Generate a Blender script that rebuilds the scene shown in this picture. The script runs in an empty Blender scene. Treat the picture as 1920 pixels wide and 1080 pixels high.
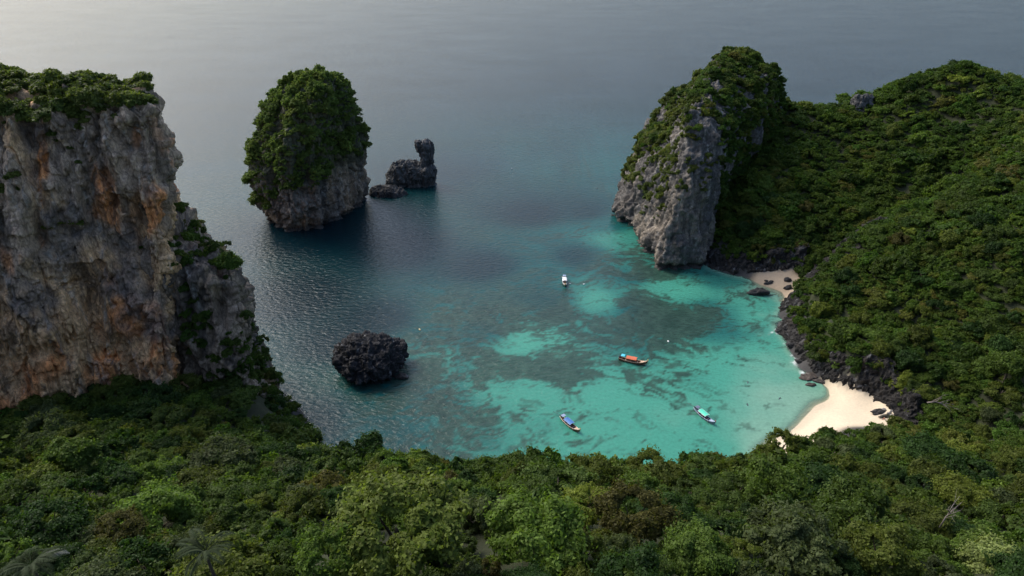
import bpy, math, random
import numpy as np
from mathutils import Vector

random.seed(7)
R_ = np.random.RandomState
C = bpy.context.scene.collection
sc = bpy.context.scene

# ------------------------------------------------------------------ camera, sky, sun, exposure
CAM_H, PITCH = 140.0, math.radians(28)
cam = bpy.data.objects.new('camera', bpy.data.cameras.new('camera'))
C.objects.link(cam)
cam.location = (0, 0, CAM_H)
cam.rotation_euler = (math.pi / 2 - PITCH, 0, 0)
cam.data.lens = 24.02
cam.data.sensor_width = 36
cam.data.clip_start = 0.5
cam.data.clip_end = 200000
sc.camera = cam

SUN_AZ, SUN_EL = math.radians(-52), math.radians(45)     # azimuth from +Y towards +X
world = bpy.data.worlds.new('World')
sc.world = world
world.use_nodes = True
wn, wl = world.node_tree.nodes, world.node_tree.links
sky = wn.new('ShaderNodeTexSky')
sky.sky_type = 'NISHITA'
sky.sun_disc = False
sky.sun_elevation = SUN_EL
sky.sun_rotation = SUN_AZ
sky.air_density = 1.0
sky.dust_density = 4.0
sky.ozone_density = 1.0
hsv = wn.new('ShaderNodeHueSaturation')
hsv.inputs['Saturation'].default_value = 1.0
bg = wn['Background']
bg.inputs['Strength'].default_value = 0.15
wl.new(sky.outputs[0], hsv.inputs['Color'])
cool = wn.new('ShaderNodeMix'); cool.data_type = 'RGBA'; cool.blend_type = 'MULTIPLY'
cool.inputs[0].default_value = 1.0
cool.inputs[7].default_value = (0.92, 1.0, 1.09, 1)
wl.new(hsv.outputs[0], cool.inputs[6])
wl.new(cool.outputs[2], bg.inputs['Color'])

sun = bpy.data.objects.new('sun', bpy.data.lights.new('sun', 'SUN'))
C.objects.link(sun)
S = Vector((math.sin(SUN_AZ) * math.cos(SUN_EL), math.cos(SUN_AZ) * math.cos(SUN_EL), math.sin(SUN_EL)))
sun.rotation_euler = (-S).to_track_quat('-Z', 'Y').to_euler()
sun.data.energy = 1.5
sun.data.angle = math.radians(28)
sun.data.color = (1.0, 0.93, 0.82)

sc.view_settings.view_transform = 'Standard'
sc.view_settings.look = 'None'
sc.view_settings.exposure = 0.65
sc.view_settings.gamma = 1
sc.view_settings.use_curve_mapping = False
sc.cycles.use_denoising = True
sc.cycles.max_bounces = 5
sc.cycles.diffuse_bounces = 2
sc.cycles.glossy_bounces = 2
sc.cycles.transmission_bounces = 2
sc.cycles.transparent_max_bounces = 8
sc.cycles.caustics_reflective = False
sc.cycles.caustics_refractive = False

# ------------------------------------------------------------------ helpers
F_PX = 1281.0
cp, sp = math.cos(PITCH), math.sin(PITCH)

def ray(px, py):
    u, v = (px - 960) / F_PX, (540 - py) / F_PX
    return np.array([u, cp + v * sp, -sp + v * cp])

def PD(px, py, d):            # point seen at (px, py) at depth d
    return np.array([0, 0, CAM_H]) + ray(px, py) * d

def PZ(px, py, z=0.0):        # point seen at (px, py) on the level z
    r = ray(px, py)
    return np.array([0, 0, CAM_H]) + r * ((z - CAM_H) / r[2])

def project(p):
    p = np.asarray(p, float)
    rel = p - np.array([0, 0, CAM_H])
    d = rel[..., 1] * cp - rel[..., 2] * sp
    v = (rel[..., 1] * sp + rel[..., 2] * cp) / d
    return 960 + F_PX * rel[..., 0] / d, 540 - F_PX * v, d

def h3(ix, iy, iz, s):
    n = (ix.astype(np.int64) * 374761393 + iy.astype(np.int64) * 668265263 + iz.astype(np.int64) * 1440662683 + s * 974634777) & 0xFFFFFFFF
    n = ((n ^ (n >> 13)) * 1274126177) & 0xFFFFFFFF
    n = ((n ^ (n >> 15)) * 2246822519) & 0xFFFFFFFF
    return ((n ^ (n >> 16)) & 0xFFFFFF) / float(0xFFFFFF)

def vn(p, s=0):               # smooth value noise, -1..1
    f = np.floor(p)
    t = p - f
    t = t * t * t * (t * (t * 6 - 15) + 10)
    i = f.astype(np.int64)
    x, y, z = i[..., 0], i[..., 1], i[..., 2]
    tx, ty, tz = t[..., 0], t[..., 1], t[..., 2]
    def L(a, b, w): return a + (b - a) * w
    a = L(h3(x, y, z, s), h3(x + 1, y, z, s), tx)
    b = L(h3(x, y + 1, z, s), h3(x + 1, y + 1, z, s), tx)
    c = L(h3(x, y, z + 1, s), h3(x + 1, y, z + 1, s), tx)
    d = L(h3(x, y + 1, z + 1, s), h3(x + 1, y + 1, z + 1, s), tx)
    return 2 * L(L(a, b, ty), L(c, d, ty), tz) - 1

ROT = np.array([[0.36, 0.48, -0.8], [-0.8, 0.6, 0.0], [0.48, 0.64, 0.6]])
def fbm(p, oct=4, s=0, gain=0.5):
    o, a, tot = 0, 1.0, 0
    q = np.asarray(p, float)
    for k in range(oct):
        o = o + a * vn(q, s + k * 17)
        tot += a
        a *= gain
        q = q @ ROT.T * 2.03 + 11.7
    return o / tot * 1.5

def cells(p, s=0):             # blocky facets with sharp edges, about -1..1
    f = np.floor(p).astype(np.int64)
    best = np.full(p.shape[:-1], 1e9); val = np.zeros(p.shape[:-1])
    for dx in (-1, 0, 1):
        for dy in (-1, 0, 1):
            for dz in (-1, 0, 1):
                cx, cy, cz = f[..., 0] + dx, f[..., 1] + dy, f[..., 2] + dz
                ox = cx + h3(cx, cy, cz, s); oy = cy + h3(cx, cy, cz, s + 1); oz = cz + h3(cx, cy, cz, s + 2)
                qx, qy, qz = p[..., 0] - ox, p[..., 1] - oy, p[..., 2] - oz
                d = qx * qx + qy * qy + qz * qz
                k = d < best
                t = (h3(cx, cy, cz, s + 3) - .5) * 1.2 + (h3(cx, cy, cz, s + 4) - .5) * qx * 1.6 + (h3(cx, cy, cz, s + 5) - .5) * qy * 1.6 + (h3(cx, cy, cz, s + 6) - .5) * qz * 1.6
                val = np.where(k, t, val); best = np.where(k, d, best)
    return val

def sstep(a, b, x):
    t = np.clip((x - a) / (b - a), 0, 1)
    return t * t * (3 - 2 * t)

def mk_mesh(name, V, F, smooth=True, col=None):
    V = np.ascontiguousarray(V, dtype=np.float32)
    F = np.ascontiguousarray(F, dtype=np.int32)
    me = bpy.data.meshes.new(name)
    me.vertices.add(len(V))
    me.vertices.foreach_set('co', V.ravel())
    m, k = F.shape
    me.loops.add(m * k)
    me.loops.foreach_set('vertex_index', F.ravel())
    me.polygons.add(m)
    me.polygons.foreach_set('loop_start', np.arange(0, m * k, k, dtype=np.int32))
    me.polygons.foreach_set('use_smooth', np.full(m, smooth, dtype=bool))
    if col is not None:
        set_col(me, 'col', col)
    me.update(calc_edges=True)
    return me

def set_col(me, name, col):
    a = me.attributes.new(name, 'FLOAT_COLOR', 'POINT')
    if col.shape[1] == 3:
        col = np.concatenate([col, np.ones((len(col), 1))], 1)
    a.data.foreach_set('color', np.ascontiguousarray(col, dtype=np.float32).ravel())

def set_f(me, name, val, dom='POINT'):
    a = me.attributes.new(name, 'FLOAT', dom)
    a.data.foreach_set('value', np.ascontiguousarray(val, dtype=np.float32))

def link(name, me, mat=None, parent=None):
    o = bpy.data.objects.new(name, me)
    C.objects.link(o)
    if mat is not None:
        if len(me.materials) == 0:
            me.materials.append(mat)
        if me.materials[0] is not mat:
            o.material_slots[0].link = 'OBJECT'
            o.material_slots[0].material = mat
    if parent is not None:
        o.parent = parent
    return o

def tag(o, label=None, cat=None, group=None, kind=None):
    if label: o['label'] = label
    if cat: o['category'] = cat
    if group: o['group'] = group
    if kind: o['kind'] = kind
    return o

def empty(name, loc=(0, 0, 0), rz=0.0):
    o = bpy.data.objects.new(name, None)
    C.objects.link(o)
    o.location = loc
    o.rotation_euler = (0, 0, rz)
    return o

class MB:                      # collects quads / tris into one mesh
    def __init__(self):
        self.v, self.f = [], []
    def add(self, V, F):
        n = len(self.v)
        self.v += [tuple(map(float, p)) for p in V]
        self.f += [tuple(int(i) + n for i in f) for f in F]
    def box(self, c, s, rz=0.0):
        cx, cy, cz = c
        a, b, h = s[0] / 2, s[1] / 2, s[2] / 2
        co, si = math.cos(rz), math.sin(rz)
        V = []
        for z in (-h, h):
            for x, y in ((-a, -b), (a, -b), (a, b), (-a, b)):
                V.append((cx + x * co - y * si, cy + x * si + y * co, cz + z))
        self.add(V, [(3, 2, 1, 0), (4, 5, 6, 7), (0, 1, 5, 4), (1, 2, 6, 5), (2, 3, 7, 6), (3, 0, 4, 7)])
    def tube(self, pts, radii, n=6, cap=True):
        pts = [Vector(p) for p in pts]
        if not hasattr(radii, '__len__'): radii = [radii] * len(pts)
        V, F = [], []
        for i, p in enumerate(pts):
            t = (pts[min(i + 1, len(pts) - 1)] - pts[max(i - 1, 0)]).normalized()
            a = t.cross(Vector((0.3, 0.2, 1) if abs(t.z) < 0.9 else (1, 0.1, 0))).normalized()
            b = t.cross(a)
            for k in range(n):
                w = 2 * math.pi * k / n
                V.append(p + (a * math.cos(w) + b * math.sin(w)) * radii[i])
        for i in range(len(pts) - 1):
            for k in range(n):
                F.append((i * n + k, i * n + (k + 1) % n, (i + 1) * n + (k + 1) % n, (i + 1) * n + k))
        if cap:
            F.append(tuple(reversed(range(n))))
            F.append(tuple((len(pts) - 1) * n + k for k in range(n)))
        self.add(V, F)
    def mesh(self, name, smooth=False):
        me = bpy.data.meshes.new(name)
        me.from_pydata(self.v, [], self.f)
        me.polygons.foreach_set('use_smooth', [smooth] * len(self.f))
        me.update()
        return me

# ------------------------------------------------------------------ materials
def new_mat(name):
    m = bpy.data.materials.new(name)
    m.use_nodes = True
    nt = m.node_tree
    nt.nodes.clear()
    out = nt.nodes.new('ShaderNodeOutputMaterial')
    return m, nt, nt.nodes, nt.links, out

def N(nt, kind, **kw):
    n = nt.nodes.new('ShaderNode' + kind)
    for k, v in kw.items():
        if k in n.inputs: n.inputs[k].default_value = v
        else: setattr(n, k, v)
    return n

def geo_scaled(nt, sc3):
    g = N(nt, 'NewGeometry')
    m = N(nt, 'Mapping')
    m.inputs['Scale'].default_value = sc3
    nt.links.new(g.outputs['Position'], m.inputs['Vector'])
    return m.outputs[0]

def mixc(nt, mode, fac, a, b):
    n = nt.nodes.new('ShaderNodeMix')
    n.data_type = 'RGBA'
    n.blend_type = mode
    for i, x in ((0, fac), (6, a), (7, b)):
        if hasattr(x, 'links') or hasattr(x, 'is_linked'): nt.links.new(x, n.inputs[i])
        else: n.inputs[i].default_value = x
    return n.outputs[2]

def math_(nt, op, a, b=0.0, clamp=False):
    n = nt.nodes.new('ShaderNodeMath')
    n.operation = op
    n.use_clamp = clamp
    for i, x in ((0, a), (1, b)):
        if hasattr(x, 'is_linked'): nt.links.new(x, n.inputs[i])
        else: n.inputs[i].default_value = x
    return n.outputs[0]

def rock_mat(name, fine=1.0, bump=0.5):
    m, nt, nd, lk, out = new_mat(name)
    at = N(nt, 'Attribute', attribute_name='col')
    n1 = N(nt, 'TexNoise', Scale=1.6 * fine, Detail=6.0, Roughness=0.7)
    lk.new(geo_scaled(nt, (1, 1, 0.45)), n1.inputs['Vector'])
    n2 = N(nt, 'TexNoise', Scale=0.5 * fine, Detail=5.0, Roughness=0.65)
    lk.new(geo_scaled(nt, (1, 1, 0.22)), n2.inputs['Vector'])
    vo = N(nt, 'TexVoronoi', Scale=0.55 * fine, feature='DISTANCE_TO_EDGE')
    lk.new(geo_scaled(nt, (1, 1, 0.5)), vo.inputs['Vector'])
    mr = N(nt, 'MapRange')
    mr.inputs[1].default_value, mr.inputs[2].default_value = 0.3, 0.7
    mr.inputs[3].default_value, mr.inputs[4].default_value = 0.45, 1.5
    lk.new(n1.outputs[0], mr.inputs[0])
    mr2 = N(nt, 'MapRange')
    mr2.inputs[1].default_value, mr2.inputs[2].default_value = 0.35, 0.65
    mr2.inputs[3].default_value, mr2.inputs[4].default_value = 0.7, 1.3
    lk.new(n2.outputs[0], mr2.inputs[0])
    f = math_(nt, 'MULTIPLY', mr.outputs[0], mr2.outputs[0])
    crk = math_(nt, 'MULTIPLY', vo.outputs[0], 12.0, True)
    crk = math_(nt, 'ADD', math_(nt, 'MULTIPLY', crk, 0.35), 0.65)
    f = math_(nt, 'MULTIPLY', f, crk)
    v = N(nt, 'VectorMath', operation='SCALE')
    lk.new(at.outputs['Color'], v.inputs[0])
    lk.new(f, v.inputs['Scale'])
    b = N(nt, 'Bump', Strength=bump, Distance=0.6 / fine)
    lk.new(math_(nt, 'ADD', n1.outputs[0], math_(nt, 'MULTIPLY', crk, 0.6)), b.inputs['Height'])
    p = N(nt, 'BsdfPrincipled', Roughness=0.85)
    p.inputs['Specular IOR Level'].default_value = 0.25
    lk.new(v.outputs[0], p.inputs['Base Color'])
    lk.new(b.outputs[0], p.inputs['Normal'])
    lk.new(p.outputs[0], out.inputs[0])
    return m

def flat_mat(name, col, rough=0.6, spec=0.4, noise=0.25, nscale=3.0):
    m, nt, nd, lk, out = new_mat(name)
    n1 = N(nt, 'TexNoise', Scale=nscale, Detail=4.0, Roughness=0.7)
    tc = N(nt, 'TexCoord')
    lk.new(tc.outputs['Object'], n1.inputs['Vector'])
    mr = N(nt, 'MapRange')
    mr.inputs[1].default_value, mr.inputs[2].default_value = 0.3, 0.7
    mr.inputs[3].default_value, mr.inputs[4].default_value = 1 - noise, 1 + noise
    lk.new(n1.outputs[0], mr.inputs[0])
    v = N(nt, 'VectorMath', operation='SCALE')
    v.inputs[0].default_value = col
    lk.new(mr.outputs[0], v.inputs['Scale'])
    p = N(nt, 'BsdfPrincipled', Roughness=rough)
    p.inputs['Specular IOR Level'].default_value = spec
    lk.new(v.outputs[0], p.inputs['Base Color'])
    lk.new(p.outputs[0], out.inputs[0])
    return m

def leaf_mat(name, col=None, ramp=None):
    m, nt, nd, lk, out = new_mat(name)
    at = N(nt, 'Attribute', attribute_name='tone')
    oi = N(nt, 'ObjectInfo')
    if ramp:
        nz = N(nt, 'TexNoise', Scale=0.035, Detail=2.0)
        lk.new(oi.outputs['Location'], nz.inputs['Vector'])
        f = math_(nt, 'ADD', math_(nt, 'MULTIPLY', oi.outputs['Random'], 0.62),
                  math_(nt, 'MULTIPLY', math_(nt, 'SUBTRACT', nz.outputs[0], 0.27), 0.85), True)
        cr = N(nt, 'ValToRGB')
        el = cr.color_ramp.elements
        while len(el) > 1: el.remove(el[-1])
        for i, (p, c) in enumerate(ramp):
            e = el[0] if i == 0 else el.new(p)
            e.position = p
            e.color = (c[0] * 1.50, c[1] * 1.46, c[2] * 0.95, 1)
        lk.new(f, cr.inputs[0])
        base = cr.outputs[0]
    else:
        rgb = N(nt, 'RGB')
        rgb.outputs[0].default_value = (*col, 1)
        base = rgb.outputs[0]
    r = math_(nt, 'ADD', math_(nt, 'MULTIPLY', math_(nt, 'FRACT', math_(nt, 'MULTIPLY', oi.outputs['Random'], 37.7)), 0.5), 0.75)
    v = N(nt, 'VectorMath', operation='SCALE')
    lk.new(base, v.inputs[0])
    lk.new(math_(nt, 'MULTIPLY', at.outputs['Fac'], r), v.inputs['Scale'])
    p = N(nt, 'BsdfPrincipled', Roughness=0.55)
    p.inputs['Specular IOR Level'].default_value = 0.14
    lk.new(v.outputs[0], p.inputs['Base Color'])
    tr = N(nt, 'BsdfTranslucent')
    yel = mixc(nt, 'MULTIPLY', 1.0, v.outputs[0], (1.25, 1.35, 0.55, 1))
    lk.new(yel, tr.inputs['Color'])
    mx = N(nt, 'MixShader')
    mx.inputs[0].default_value = 0.45
    lk.new(p.outputs[0], mx.inputs[1])
    lk.new(tr.outputs[0], mx.inputs[2])
    lk.new(mx.outputs[0], out.inputs[0])
    return m

M_ROCK = rock_mat('limestone')
M_DARK = rock_mat('wet_black_rock', 2.2, 0.8)
M_BARK = flat_mat('bark', (0.09, 0.07, 0.05), 0.9, 0.2)
M_DEAD = flat_mat('bleached_wood', (0.22, 0.185, 0.155), 0.9, 0.2)
TINT = {
    'dark green': (0.020, 0.042, 0.013), 'mid green': (0.040, 0.064, 0.018), 'olive green': (0.056, 0.072, 0.018),
    'fresh green': (0.060, 0.096, 0.024), 'yellow green': (0.098, 0.122, 0.028), 'brownish': (0.060, 0.058, 0.022),
    'grey green': (0.050, 0.066, 0.034), 'silvery pale': (0.13, 0.16, 0.075), 'domed': (0.075, 0.098, 0.026)}
TINT = {k: (c[0] * 1.52, c[1] * 1.46, c[2] * 1.0) for k, c in TINT.items()}
M_LEAF = {k: leaf_mat('leaf_' + k.replace(' ', '_'), v) for k, v in TINT.items()}
M_FOREST = leaf_mat('leaf_forest', ramp=[(0.0, (0.018, 0.038, 0.012)), (0.25, (0.030, 0.056, 0.014)), (0.45, (0.046, 0.068, 0.017)),
                                         (0.62, (0.040, 0.078, 0.017)), (0.78, (0.068, 0.096, 0.022)), (0.9, (0.072, 0.068, 0.024)), (1.0, (0.088, 0.128, 0.026))])
M_ISLE = leaf_mat('leaf_islet', ramp=[(0.0, (0.052, 0.084, 0.030)), (0.4, (0.074, 0.110, 0.036)), (0.75, (0.090, 0.122, 0.040)), (1.0, (0.11, 0.135, 0.046))])
M_SCRUB = leaf_mat('leaf_scrub', ramp=[(0.0, (0.030, 0.048, 0.018)), (0.5, (0.060, 0.078, 0.026)), (1.0, (0.095, 0.105, 0.036))])

# ------------------------------------------------------------------ terrain height field
ctrl = []
def K(px, py, d, off): ctrl.append(tuple(PD(px, py, d) - np.array([0, 0, off])))
def W(x, y, z): ctrl.append((x, y, z))
NS = 6.0
for px, py, d in [(960, 1080, 60), (1900, 1080, 75), (1500, 1080, 66), (300, 1000, 75), (50, 1010, 78), (0, 900, 105), (650, 1000, 66),
                  (1000, 950, 85), (1300, 1000, 75), (1500, 950, 100), (1900, 1000, 105), (1900, 850, 150), (1700, 940, 112),
                  (700, 840, 135), (850, 852, 128), (1000, 852, 130), (1200, 872, 132), (1300, 852, 145), (1480, 822, 172), (1600, 845, 155),
                  (1700, 822, 182), (1800, 812, 185), (100, 850, 122), (250, 870, 118), (450, 850, 140), (530, 800, 180), (590, 835, 172), (300, 750, 168), (120, 780, 160)]:
    K(px, py, d, NS)
K(455, 695, 197, 5); K(510, 745, 193, 5); K(545, 795, 188, 5); W(-12, 50, 78); W(0, 20, 104); W(0, -30, 112); W(-90, 10, 95); W(120, 10, 85); W(-180, -30, 100); W(260, -30, 90); W(200, 60, 60); W(-190, 60, 72)
W(-170, 100, 50); W(-250, 100, 60); W(-220, 240, 10); W(-160, 130, 36)
for x, y, z in [(-135, 137, 26), (-113, 150, 25), (-98, 155, 24), (-84, 160, 20), (-72, 165, 12), (-66, 162, 5), (-61, 163, 0), (-56, 158, 0), (-63, 178, -4), (-55, 172, -4)]: W(x, y, z)
for x in range(-45, 81, 15): W(x, 149 + (2 if x > 50 else 0), -0.5)
for x, y, z in [(86.5, 167, 0), (89.5, 170, 0), (93.5, 174, 0), (97.5, 178, 0), (100, 181, 0.0), (108, 191, 0.0), (104, 177, 1.2), (112, 180, 1.8), (120, 168, 3.2), (110, 170, 2.4), (99, 171, 1.6), (114, 187, 1.6), (92, 167.5, .9), (84, 171, -1.1), (90, 175, -.8), (80, 168, -.8), (80, 175, -1.2), (76, 165, -.8), (72, 160, -.5), (88, 181, -1.2), (94, 181, -.9), (100, 187, -.9),
                (95, 163, 3.5), (105, 163, 5), (80, 156, 2)]: W(x, y, z)
for x, y, z in [(40, 170, -2), (0, 175, -2.5), (60, 200, -2.5), (88, 195, -1.1), (98, 202, -1.1), (80, 183, -1.4), (20, 220, -4), (60, 240, -4), (85, 250, -2.2), (-30, 190, -5), (-60, 195, -9),
                (-80, 230, -14), (0, 260, -8), (40, 270, -6), (70, 265, -3), (92, 262, -1.4), (60, 320, -8), (30, 340, -14), (-190, 280, -25), (-100, 320, -22), (0, 400, -25),
                (60, 440, -20), (150, 480, -20), (330, 470, -20), (-190, 460, -25), (0, 480, -25), (240, 460, -8), (96, 225, -1), (101, 240, -1)]: W(x, y, z)
# second little cove
for x, y, z in [(106, 261, -0.2), (113, 252, -0.2), (119, 264, 1.2), (124, 270, 2.5), (110, 270, 0.9), (105, 273, 0.2), (118, 258, .4), (116, 274, 3), (95, 285, 0), (90, 291, 1), (118, 284, 12), (104, 284, 10), (127, 270, 3)]: W(x, y, z)
# right shore line and the slope just inland of it
for px, py in [(1507, 697), (1485, 660), (1459, 608), (1552, 727)]:
    p = PZ(px, py)
    W(p[0], p[1], -0.1); W(p[0] - 3, p[1], -1.3); W(p[0] - 7, p[1], -2.0); W(p[0] + 5, p[1] + .5, 7); W(p[0] + 12, p[1] + 1, 14)
for px, py in [(1590, 738), (1640, 750)]:
    p = PZ(px, py, 2)
    W(p[0], p[1], 2); W(p[0] + 3, p[1] + 4, 9); W(p[0] + 8, p[1] + 9, 16)
W(127, 172, 5); W(131, 178, 12); W(112, 237, 7); W(120, 243, 12); W(128, 250, 16); W(137, 256, 21); W(146, 262, 25)
for px, py, z in [(1478, 560, .3), (1500, 540, 1.5), (1522, 515, 4), (1545, 490, 7), (1580, 455, 13)]:
    p = PZ(px, py, z); W(*p)
for px, py in [(1540, 716), (1520, 700), (1497, 675), (1477, 644), (1466, 628), (1489, 601), (1464, 583), (1470, 571)]:
    p = PZ(px, py); W(p[0], p[1], -0.5); W(p[0] - 3.5, p[1] + .3, -1.5)
for px, py in [(1395, 517), (1365, 513), (1335, 503)]:
    p = PZ(px, py); W(p[0], p[1], -0.4); W(p[0], p[1] - 4, -1.3)
RH = 4.0
for px, py, d in [(1700, 400, 284), (1800, 350, 280), (1920, 290, 272), (1800, 600, 230), (1900, 600, 222), (1900, 450, 238), (1900, 720, 205), (1920, 780, 192), (1700, 600, 241), (1700, 500, 253), (1600, 620, 246), (1560, 600, 252), (1780, 720, 212),
                  (1600, 400, 320), (1500, 450, 308), (1450, 350, 330), (1600, 300, 345), (1700, 300, 333), (1850, 250, 322), (1600, 230, 365), (1400, 460, 308), (1560, 462, 312), (1650, 410, 314), (1720, 372, 320), (1800, 330, 322), (1600, 440, 313), (1780, 300, 330), (1900, 255, 300),
                  (1480, 182, 385), (1530, 192, 382), (1600, 178, 380), (1700, 142, 372), (1760, 122, 366), (1820, 112, 362), (1900, 150, 345), (1960, 180, 338), (1480, 260, 362), (1420, 300, 350), (1750, 200, 352)]:
    K(px, py, d, RH)
W(330, 300, 60); W(330, 380, 62); W(330, 200, 60); W(240, 180, 50); W(290, 100, 60); W(150, 425, 15); W(200, 430, 12); W(260, 425, 12); W(330, 430, 20); W(230, 395, 60); W(190, 400, 42)
ctrl = np.array(ctrl)
_n = len(ctrl)
_D = np.sqrt(((ctrl[:, None, :2] - ctrl[None, :, :2]) ** 2).sum(-1))
_A = np.zeros((_n + 3, _n + 3))
_A[:_n, :_n] = _D - np.eye(_n) * 0.6
_A[:_n, _n] = 1; _A[:_n, _n + 1:] = ctrl[:, :2] / 100
_A[_n:, :_n] = _A[:_n, _n:].T
_w = np.linalg.solve(_A, np.concatenate([ctrl[:, 2], np.zeros(3)]))

def H(x, y):
    x = np.atleast_1d(np.asarray(x, float)); y = np.atleast_1d(np.asarray(y, float))
    out = np.empty(len(x))
    for i in range(0, len(x), 20000):
        a, b = x[i:i + 20000], y[i:i + 20000]
        r = np.sqrt((a[:, None] - ctrl[None, :, 0]) ** 2 + (b[:, None] - ctrl[None, :, 1]) ** 2)
        out[i:i + 20000] = r @ _w[:_n] + _w[_n] + _w[_n + 1] * a / 100 + _w[_n + 2] * b / 100
    p = np.stack([x, y, np.zeros_like(x)], -1)
    lift = sstep(5, 14, out)
    return out + lift * (1.6 * fbm(p / 22, 3, 5) + 0.5 * fbm(p / 5, 2, 9))

gx = np.arange(-252, 336, 2.0); gy = np.arange(-36, 484, 2.0)
GX, GY = np.meshgrid(gx, gy)
TZ = H(GX.ravel(), GY.ravel())
P = np.stack([GX.ravel(), GY.ravel(), TZ], -1)
nx, ny = len(gx), len(gy)
ii = np.arange(nx * ny).reshape(ny, nx)
Fq = np.stack([ii[:-1, :-1], ii[:-1, 1:], ii[1:, 1:], ii[1:, :-1]], -1).reshape(-1, 4)
keep = TZ[Fq].max(1) > -6
Fq = Fq[keep]
used = np.unique(Fq)
remap = -np.ones(nx * ny, int); remap[used] = np.arange(len(used))
Vt, Ft = P[used], remap[Fq]
nzv = fbm(Vt / 6, 4, 21)
soil = np.array([0.030, 0.034, 0.016]) * (1 + 0.5 * nzv[:, None])
sand = np.array([0.65, 0.53, 0.375]) * (1 + 0.10 * nzv[:, None])
rockc = np.array([0.05, 0.047, 0.045]) * (1 + 0.5 * nzv[:, None])
d_b1 = np.hypot(Vt[:, 0] - 104, (Vt[:, 1] - 177)); d_b2 = np.hypot(Vt[:, 0] - 117, Vt[:, 1] - 263)
d_b3 = np.hypot(Vt[:, 0] - 92, (Vt[:, 1] - 172))
w_sand = np.maximum(np.maximum(sstep(30, 24, d_b1), sstep(32, 24, d_b3)) * sstep(196, 191, Vt[:, 1]), sstep(15, 11, d_b2)) * sstep(4.6, 3.4, Vt[:, 2] + 0.3 * nzv)
w_rock = sstep(9, 6, Vt[:, 2]) * (1 - w_sand)
colt = soil * (1 - w_rock[:, None]) + rockc * w_rock[:, None]
sand = np.where((d_b2 < 18)[:, None], sand * np.array([.62, .58, .56]), sand)
wet = sstep(0.9, 0.2, Vt[:, 2])
colt = colt * (1 - w_sand[:, None]) + (sand * (1 - 0.14 * wet[:, None])) * w_sand[:, None]
m, nt, nd, lk, out = new_mat('island_ground')
at = N(nt, 'Attribute', attribute_name='col')
n1 = N(nt, 'TexNoise', Scale=1.4, Detail=6.0, Roughness=0.7)
lk.new(geo_scaled(nt, (1, 1, 1)), n1.inputs['Vector'])
mr = N(nt, 'MapRange')
mr.inputs[1].default_value, mr.inputs[2].default_value, mr.inputs[3].default_value, mr.inputs[4].default_value = 0.3, 0.7, 0.9, 1.1
lk.new(n1.outputs[0], mr.inputs[0])
v = N(nt, 'VectorMath', operation='SCALE'); lk.new(at.outputs['Color'], v.inputs[0]); lk.new(mr.outputs[0], v.inputs['Scale'])
b = N(nt, 'Bump', Strength=0.25, Distance=0.3); lk.new(n1.outputs[0], b.inputs['Height'])
p = N(nt, 'BsdfPrincipled', Roughness=0.9); p.inputs['Specular IOR Level'].default_value = 0.2
lk.new(v.outputs[0], p.inputs['Base Color']); lk.new(b.outputs[0], p.inputs['Normal']); lk.new(p.outputs[0], out.inputs[0])
tag(link('hillside', mk_mesh('hillside', Vt, Ft, True, colt), m), 'steep island ground under the forest with sandy coves at the water', kind='structure')

# ------------------------------------------------------------------ sea
def axis(lo, hi, step, far):
    a = list(np.arange(lo, hi + step / 2, step))
    s = step; x = hi
    while x < far: s *= 1.22; x += s; a.append(x)
    s = step; x = lo
    while x > -far: s *= 1.22; x -= s; a.insert(0, x)
    return np.array(a)
wx = axis(-95, 138, 0.9, 60000); wy = axis(142, 330, 0.9, 90000)
WX, WY = np.meshgrid(wx, wy)
wp = np.stack([WX.ravel(), WY.ravel(), np.zeros(WX.size)], -1)
inside = (wp[:, 0] > -250) & (wp[:, 0] < 330) & (wp[:, 1] > -30) & (wp[:, 1] < 480)
zt = np.full(len(wp), -30.0)
zt[inside] = H(wp[inside, 0], wp[inside, 1])
# how pale and shallow the bottom looks, by place
SH = [(1130, 755, 1.0), (1000, 750, .95), (1200, 800, 1.0), (1350, 800, 1.12), (1400, 760, 1.25), (1450, 740, 1.45), (1450, 700, 1.2), (1420, 800, 1.35), (1300, 700, .85), (980, 645, .95), (1130, 565, .85), (1240, 540, .8), (830, 690, .62), (1040, 665, .8), (930, 740, .85), (1050, 690, .62),
      (1180, 450, .58), (1190, 520, .34), (1195, 575, .34), (1260, 600, .42), (1270, 545, 1.0), (1245, 532, .9), (1300, 552, .85), (1160, 448, .68), (1320, 572, .42), (1350, 620, .5), (700, 800, .28), (600, 780, .14), (640, 640, .06), (900, 500, .07), (1000, 400, .04), (800, 360, .14), (800, 330, .05), (1100, 400, .10), (1020, 560, .2), (900, 620, .3), (1080, 480, .14), (1140, 420, .3), (560, 560, .03), (560, 440, .02), (750, 470, .03),
      (700, 600, .06), (850, 760, .5), (900, 830, .55), (1250, 850, 1.0), (1450, 600, .8), (1420, 560, .8), (1500, 740, 1.5), (1480, 690, 1.2), (1350, 530, .5), (1000, 840, .8), (770, 740, .33), (1200, 640, .5), (1130, 640, .5)]
sp_ = np.array([np.append(PZ(a, b_)[:2], s_) for a, b_, s_ in SH])
sh = np.zeros(len(wp))
near = (np.abs(wp[:, 0]) < 400) & (wp[:, 1] < 650) & (wp[:, 1] > -100)
q = wp[near]
dd = (q[:, None, 0] - sp_[None, :, 0]) ** 2 + (q[:, None, 1] - sp_[None, :, 1]) ** 2
wgt = 1 / (dd + 30) ** 1.6
bgw = 1 / (120.0 ** 2) ** 1.6 * 6
sh[near] = (wgt * sp_[None, :, 2]).sum(1) / (wgt.sum(1) + bgw)
w2 = wp + np.stack([6 * fbm(wp / 14, 3, 31), 6 * fbm(wp / 14, 3, 32), 0 * zt], -1)
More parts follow.
